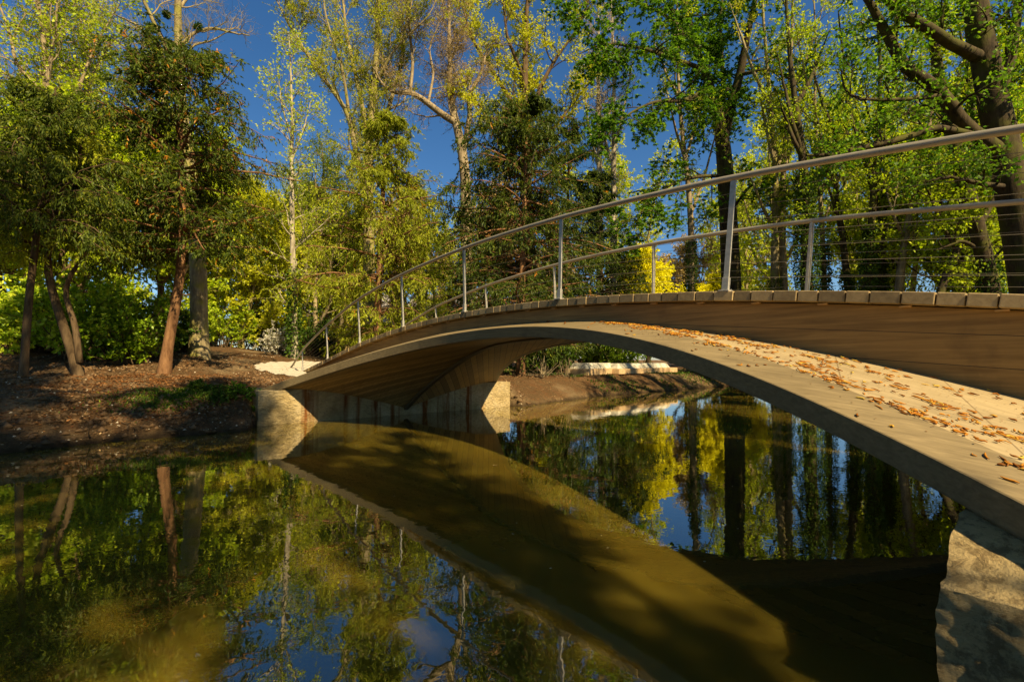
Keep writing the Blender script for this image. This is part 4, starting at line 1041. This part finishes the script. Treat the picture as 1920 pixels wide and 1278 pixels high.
# ---- trees standing on the near bank behind the viewpoint, they throw the dappled shade
for i, (x, y, h, lab) in enumerate(((-14.2, -12.5, 20, 'tall tree on the near bank left of the viewpoint'), (-8.9, -12.2, 14.5, 'tall tree on the near bank behind the viewpoint'), (-4.1, -12.9, 10.5, 'smaller tree on the near bank close behind the viewpoint'), (-14.5, -9, 14, 'tall tree on the near bank far to the left'), (2.6, -19.5, 15, 'tall tree on the near bank behind the bridge landing'))):
    if i == 0:
        lb = auto_limbs(x, y, h, .25, 801, forks=8, f0=.2, spread=.4)
        nb_ = tree('near_bank_tree', lab, 'tree', lb[0][0][:3], lb, M['bk_brown'], M['lf_mid'], 801, n1=26, n2=9, n3=5, L1=2.8, L2=1.2, L3=.5, per=8, leafL=.17, leafW=.12, t0=.15)
    else: copytree(nb_, 'near_bank_tree', x, y, 1.7 * i, h / 15 * (.62 if h == 10.5 else 1), lab, 'tree', None, h / 15)

# ---- house, garden wall, slabs
def house(px, D, wdt, hgt, rz, label, nwin):
    x, y = at(px, D); root = empty('house', (x, y, tz(x, y)), rz)
    mb = MB(); mb.box(-wdt/2, wdt/2, 0, 6, -.5, hgt); mb.build('wall', M['white'], root)
    mb = MB(); mb.add([(-wdt/2-.4,-.4,hgt+.003),(wdt/2+.4,-.4,hgt+.003),(wdt/2+.4,6.4,hgt+.003),(-wdt/2-.4,6.4,hgt+.003),(-wdt/2-.4,3,hgt+2.4),(wdt/2+.4,3,hgt+2.4)], [[0,3,2,1],[0,1,5,4],[2,3,4,5],[1,2,5],[3,0,4]])
    mb.build('roof', M['slate'], root)
    for k in range(nwin):
        wx = -wdt/2 + wdt * (k + .5) / nwin; zc = hgt - 1.4
        mb = MB(); mb.box(wx - .55, wx + .55, -.06, -.003, zc - .75, zc + .75); fr = mb.build('window', M['white'], root)
        mb = MB(); mb.box(wx - .46, wx - .03, -.075, -.063, zc - .66, zc + .66); mb.box(wx + .03, wx + .46, -.075, -.063, zc - .66, zc + .66); mb.build('pane', M['window'], fr)
    tag(root, label, 'house')
house(655, 46, 9, 4.6, -YAW + .1, 'white rendered house glimpsed behind the lower railing', 4)
house(828, 50, 8, 5.2, -YAW - .2, 'white rendered house glimpsed behind the railing further right', 3)
wl = empty('garden_wall', (*at(660, 33), tz(*at(660, 33))), -YAW + .05)
mb = MB(); mb.box(-5, 7, 0, .4, -.5, 1.6); mb.build('masonry', M['stone2'], wl); mb = MB(); mb.box(-5.05, 7.05, -.05, .45, 1.602, 1.7); mb.build('coping', M['palestone'], wl)
tag(wl, 'low rough stone garden wall behind the red-brown yew trunk', 'wall')

def slab(pxa, pxb, py, z0, h, label, bev):
    xa, ya = ground_hit(pxa, py); xb, yb_ = ground_hit(pxb, py - 3)
    pass; cx, cy = (xa + xb) / 2, (ya + yb_) / 2
    L = math.hypot(xb - xa, yb_ - ya); root = empty('stone_slab', (cx, cy, tz(cx, cy) + z0), math.atan2(yb_ - ya, xb - xa))
    mb = MB(); mb.add([(-L/2,0,0),(L/2,0,0),(L/2,1.0,0),(-L/2,1.0,0),(-L/2+.05,0,h),(L/2,0,h),(L/2,1.0,h),(-L/2+.05,1.0,h)], [[0,3,2,1],[4,5,6,7],[0,1,5,4],[1,2,6,5],[2,3,7,6],[3,0,4,7]])
    mb.build('body', M['tan'], root, bevel=.02)
    mb = MB(); a, b_, t = -L/2 + .12, L/2 - bev, .24
    mb.add([(a,.12,h+.003),(b_,.12,h+.003),(b_,.95,h+.003),(a,.95,h+.003),(a+.25,.3,h+t),(b_-.05,.3,h+t),(b_-.05,.9,h+t),(a+.25,.9,h+t)], [[0,3,2,1],[4,5,6,7],[0,1,5,4],[1,2,6,5],[2,3,7,6],[3,0,4,7]])
    mb.build('top_layer', M['palestone'], root, bevel=.03)
    tag(root, label, 'slab')
slab(1103, 1158, 704, .05, .26, 'shorter pale-topped slab lying on the far bank under the arch', .05)
slab(1160, 1270, 703, .05, .24, 'longer pale-topped slab on the far bank, right of the shorter one', .5)

# ---- ground litter (uncountable)
rg = np.random.default_rng(77)
def scatter_pts(n, x0, x1, y0, y1):
    x = rg.uniform(x0, x1, n); y = rg.uniform(y0, y1, n); z = gz(x, y); k = z > .03
    return x[k], y[k], z[k]
def chips(n, reg, smin, smax, name, mat, label):
    x, y, z = scatter_pts(n, *reg)
    k = ~((x > PAX[0]) & (x < PAX[1]) & (y > PAX[2]) & (y < PAX[3])); x, y, z = x[k], y[k], z[k]; n = len(x)
    dens = vnoise(x, y, 1.1, 9) + vnoise(x, y, 3.3, 10) * .6; k = rg.random(n) < np.clip(.35 + dens * .5, .05, 1); x, y, z = x[k], y[k], z[k]; n = len(x)
    s = smin + (smax - smin) * rg.random(n) ** 3
    base = np.array([(1,0,0),(0,1,0),(-1,0,0),(0,-1,0),(0,0,.7),(0,0,-.5)], float)
    V = base[None] * s[:, None, None] * rg.uniform(.6, 1.35, (n, 6, 1)); a = rg.random(n) * 6.283
    c_, s_ = np.cos(a)[:, None], np.sin(a)[:, None]; V = np.stack([V[..., 0] * c_ - V[..., 1] * s_, V[..., 0] * s_ + V[..., 1] * c_, V[..., 2]], -1) + np.stack([x, y, z], -1)[:, None]
    T = np.array([(0,1,4),(1,2,4),(2,3,4),(3,0,4),(1,0,5),(2,1,5),(3,2,5),(0,3,5)]); Fq = (T[None] + (np.arange(n) * 6)[:, None, None]).reshape(-1, 3)
    o = mesh(name, V.reshape(-1, 3), Fq, M[mat]); tag(o, label, 'stones', None, 'stuff')
chips(10000, (-13, 4, 4.4, 15), .006, .034, 'stone_chips', 'chip', 'pale stone chips scattered over the brown mulch')
M['clod'] = plain('soil_clod', (.13, .075, .03), .95, .5, 4)
chips(42000, (-13, 4, 4.3, 12), .008, .085, 'soil_clods', 'clod', 'dark crumbled clods of soil over the left bank')
chips(8000, (5, 21, 4.8, 12), .008, .06, 'soil_clods', 'clod', 'dark crumbled clods of soil on the bank under the arch')
x, y, z = scatter_pts(30000, -13, 22, 4.3, 15); n = len(x)
lv = Leaves(); a = rg.random(n) * 6.283
lv.add(np.stack([x, y, z + .012], 1), np.stack([np.cos(a), np.sin(a), rg.normal(0, .25, n)], 1), .055, .03, rg, rg.random(n), 3.)
o = lv.build('leaf_litter', M['deadleaf'], None); tag(o, 'dead brown leaves covering the far bank', 'leaves', None, 'stuff')
nl_ = 9000; x = rg.normal(-4.6, 1.3, nl_); y = rg.uniform(5.0, 9.0, nl_); z = gz(x, y); a = rg.random(nl_) * 6.283
lv = Leaves(); lv.add(np.stack([x, y, z + .02], 1), np.stack([np.cos(a), np.sin(a), rg.normal(0, .25, nl_)], 1), .05, .03, rg, rg.random(nl_) * .7, 3.)
o = lv.build('leaf_drift', M['deadleaf'], None); tag(o, 'drift of rusty dead leaves on the left bank beside the abutment', 'leaves', None, 'stuff')
nl_ = 5200; x = rg.normal(-4.3, .55, nl_); y = 5.9 + (x + 4.3) * .1 + rg.normal(0, .22, nl_); z = gz(x, y); k = z > .2; x, y, z = x[k], y[k], z[k]
lv = Leaves(); lv.add(np.stack([x, y, z], 1), rg.normal(0, .5, (len(x), 3)) + [0, 0, .8], .06, .02, rg, rg.normal(.45, .25, len(x)), .3)
o = lv.build('grass_patch', M['lf_ivy'], None); tag(o, 'low dark green growth on the left bank by the abutment', 'ground cover', None, 'stuff')
# grass and ground cover under the arch
x, y, z = scatter_pts(9000, 8.5, 20, 5.6, 11); k = vnoise(x, y, .9, 6) + .5 * vnoise(x, y, 2.7, 8) > .0; x, y, z = x[k], y[k], z[k]; n = len(x)
lv = Leaves(); lv.add(np.stack([x, y, z], 1), rg.normal(0, .6, (n, 3)) + [0, 0, 1], .12, .035, rg, rg.normal(.4, .2, n), .3)
o = lv.build('ground_cover', M['lf_ivy'], None); tag(o, 'low green ground cover on the bank under the arch', 'ground cover', None, 'stuff')

rw = Wood(); nr = 46; rx = rg.uniform(-9.5, -3.7, nr); ry = np.interp(rx, *YB) + rg.uniform(.1, 1.3, nr); rz_ = gz(rx, ry)
P_, R_ = growb(np.stack([rx, ry, rz_ + .02], 1), np.stack([rg.normal(0, 1, nr), rg.normal(-.6, .5, nr), rg.normal(0, .3, nr)], 1), rg.uniform(.15, .8, nr), np.full(nr, .009), np.full(nr, .003), 8, .35, (0, 0, -.5), rg)
P_[..., 2] = np.maximum(P_[..., 2], gz(P_[..., 0], P_[..., 1]) + .008); rw.add(P_, R_, 5)
o = rw.build('roots', M['bk_brown'], None); tag(o, 'thin exposed roots and twigs on the left bank slope', 'roots', None, 'stuff')
nf = 170; fx = rg.uniform(-7, 6, nf); fy = rg.uniform(-5, 4.8, nf); a = rg.random(nf) * 6.283
lv = Leaves(); lv.add(np.stack([fx, fy, np.full(nf, .004)], 1), np.stack([np.cos(a), np.sin(a), a * 0], 1), .02, .014, rg, rg.random(nf), 60.)
o = lv.build('floating_specks', M['chip'], None); tag(o, 'tiny pale leaf specks floating on the water', 'floating litter', None, 'stuff')

# ---- fallen catkins on the flaring shell and edge beam
rg = np.random.default_rng(5)
cen = []
for _ in range(80):
    Y = -rg.uniform(1.9, 5.6) if rg.random() < .8 else -rg.uniform(.3, 2.2)
    e = rg.beta(1.2, .9); w_ = halfw(Y); X = -(1.04 + (w_ - BW * .9 - 1.04) * e)
    cen.append((X, Y))
P = []
for X, Y in cen:
    m_ = int(rg.integers(2, 22)) if Y < -2 else 2
    for _ in range(m_): P.append((X + rg.normal(0, .028), Y + rg.normal(0, .06)))
for _ in range(280):
    Y = -rg.uniform(2.2, 5.6); P.append((-(1.03 + (halfw(Y) - BW - 1.03) * rg.random()), Y))
for _ in range(110):   # gathered along the inner edge of the beam
    Y = -rg.uniform(2.4, 5.6); P.append((-(halfw(Y) - BW - abs(rg.normal(0, .03))), Y))
for _ in range(26):
    Y = -rg.uniform(1, 5.6); P.append((-(halfw(Y) - BW * rg.random()), Y))
for _ in range(14): P.append((-rg.uniform(2.5, 3.15), -rg.uniform(5.3, 5.9)))
Vs = []; Fs = []; b = 0; tones = []
for X, Y in P:
    if abs(X) < 1.02: X = -1.03
    on_ab = abs(X) > halfw(Y) + .03 or abs(Y) > 5.6
    if not on_ab: X = max(X, -(halfw(Y) - .045))
    def zz(x, y):
        w_ = halfw(y)
        return .705 if on_ab else (topz(x, y) if abs(x) < w_ - .004 else edgez(y))
    a = rg.normal(1.3, .9); L = rg.uniform(.02, .062); r = rg.uniform(.0025, .0052); cv = rg.normal(0, 1.1); m_ = 5; n = 5
    pts = []
    for i in range(n):
        t = i / (n - 1) - .5; an = a + cv * t
        xx = X + math.cos(an) * L * t - math.sin(a) * cv * .25 * L * t * t; yy = Y + math.sin(an) * L * t + math.cos(a) * cv * .25 * L * t * t
        pts.append((xx, yy, zz(xx, yy) + r * .8 + rg.uniform(0, .004)))
    pts = np.array(pts); T = np.gradient(pts, axis=0); T = nrm(T); A = nrm(np.cross(T, [0, 0, 1.])); B = np.cross(A, T)
    th = np.arange(m_) * 2 * np.pi / m_; rr = r * np.array([.5, 1, 1.15, 1, .4])
    V = (pts[:, None] + rr[:, None, None] * (A[:, None] * np.cos(th)[None, :, None] + B[:, None] * np.sin(th)[None, :, None])).reshape(-1, 3)
    f = [[b + i*m_+j, b + (i+1)*m_+j, b + (i+1)*m_+(j+1) % m_, b + i*m_+(j+1) % m_] for i in range(n-1) for j in range(m_)]
    Vs.append(V); Fs += f; b += n * m_; tones += [rg.random()] * len(f)
nl_ = 900; yy_ = -rg.uniform(2.0, 5.6, nl_); xx_ = -(1.03 + (np.array([halfw(v) for v in yy_]) - BW * .3 - 1.03) * rg.beta(.9, 1.3, nl_)); zz_ = np.array([topz(a_, b_) for a_, b_ in zip(xx_, yy_)]) + .004; a = rg.random(nl_) * 6.283
lv = Leaves(); lv.add(np.stack([xx_, yy_, zz_], 1), np.stack([np.cos(a), np.sin(a), rg.normal(.1, .1, nl_)], 1), .012, .009, rg, rg.random(nl_) * .8, 6.)
o = lv.build('bud_scales', M['deadleaf'], None); tag(o, 'tiny brown bud scales and crumbs between the fallen catkins', 'litter', None, 'stuff')
o = mesh('catkin_litter', np.concatenate(Vs), np.array(Fs), M['catkin'], None, True, tones)
tag(o, 'orange-brown fallen catkins strewn over the pale flaring timber of the bridge', 'catkins', None, 'stuff')
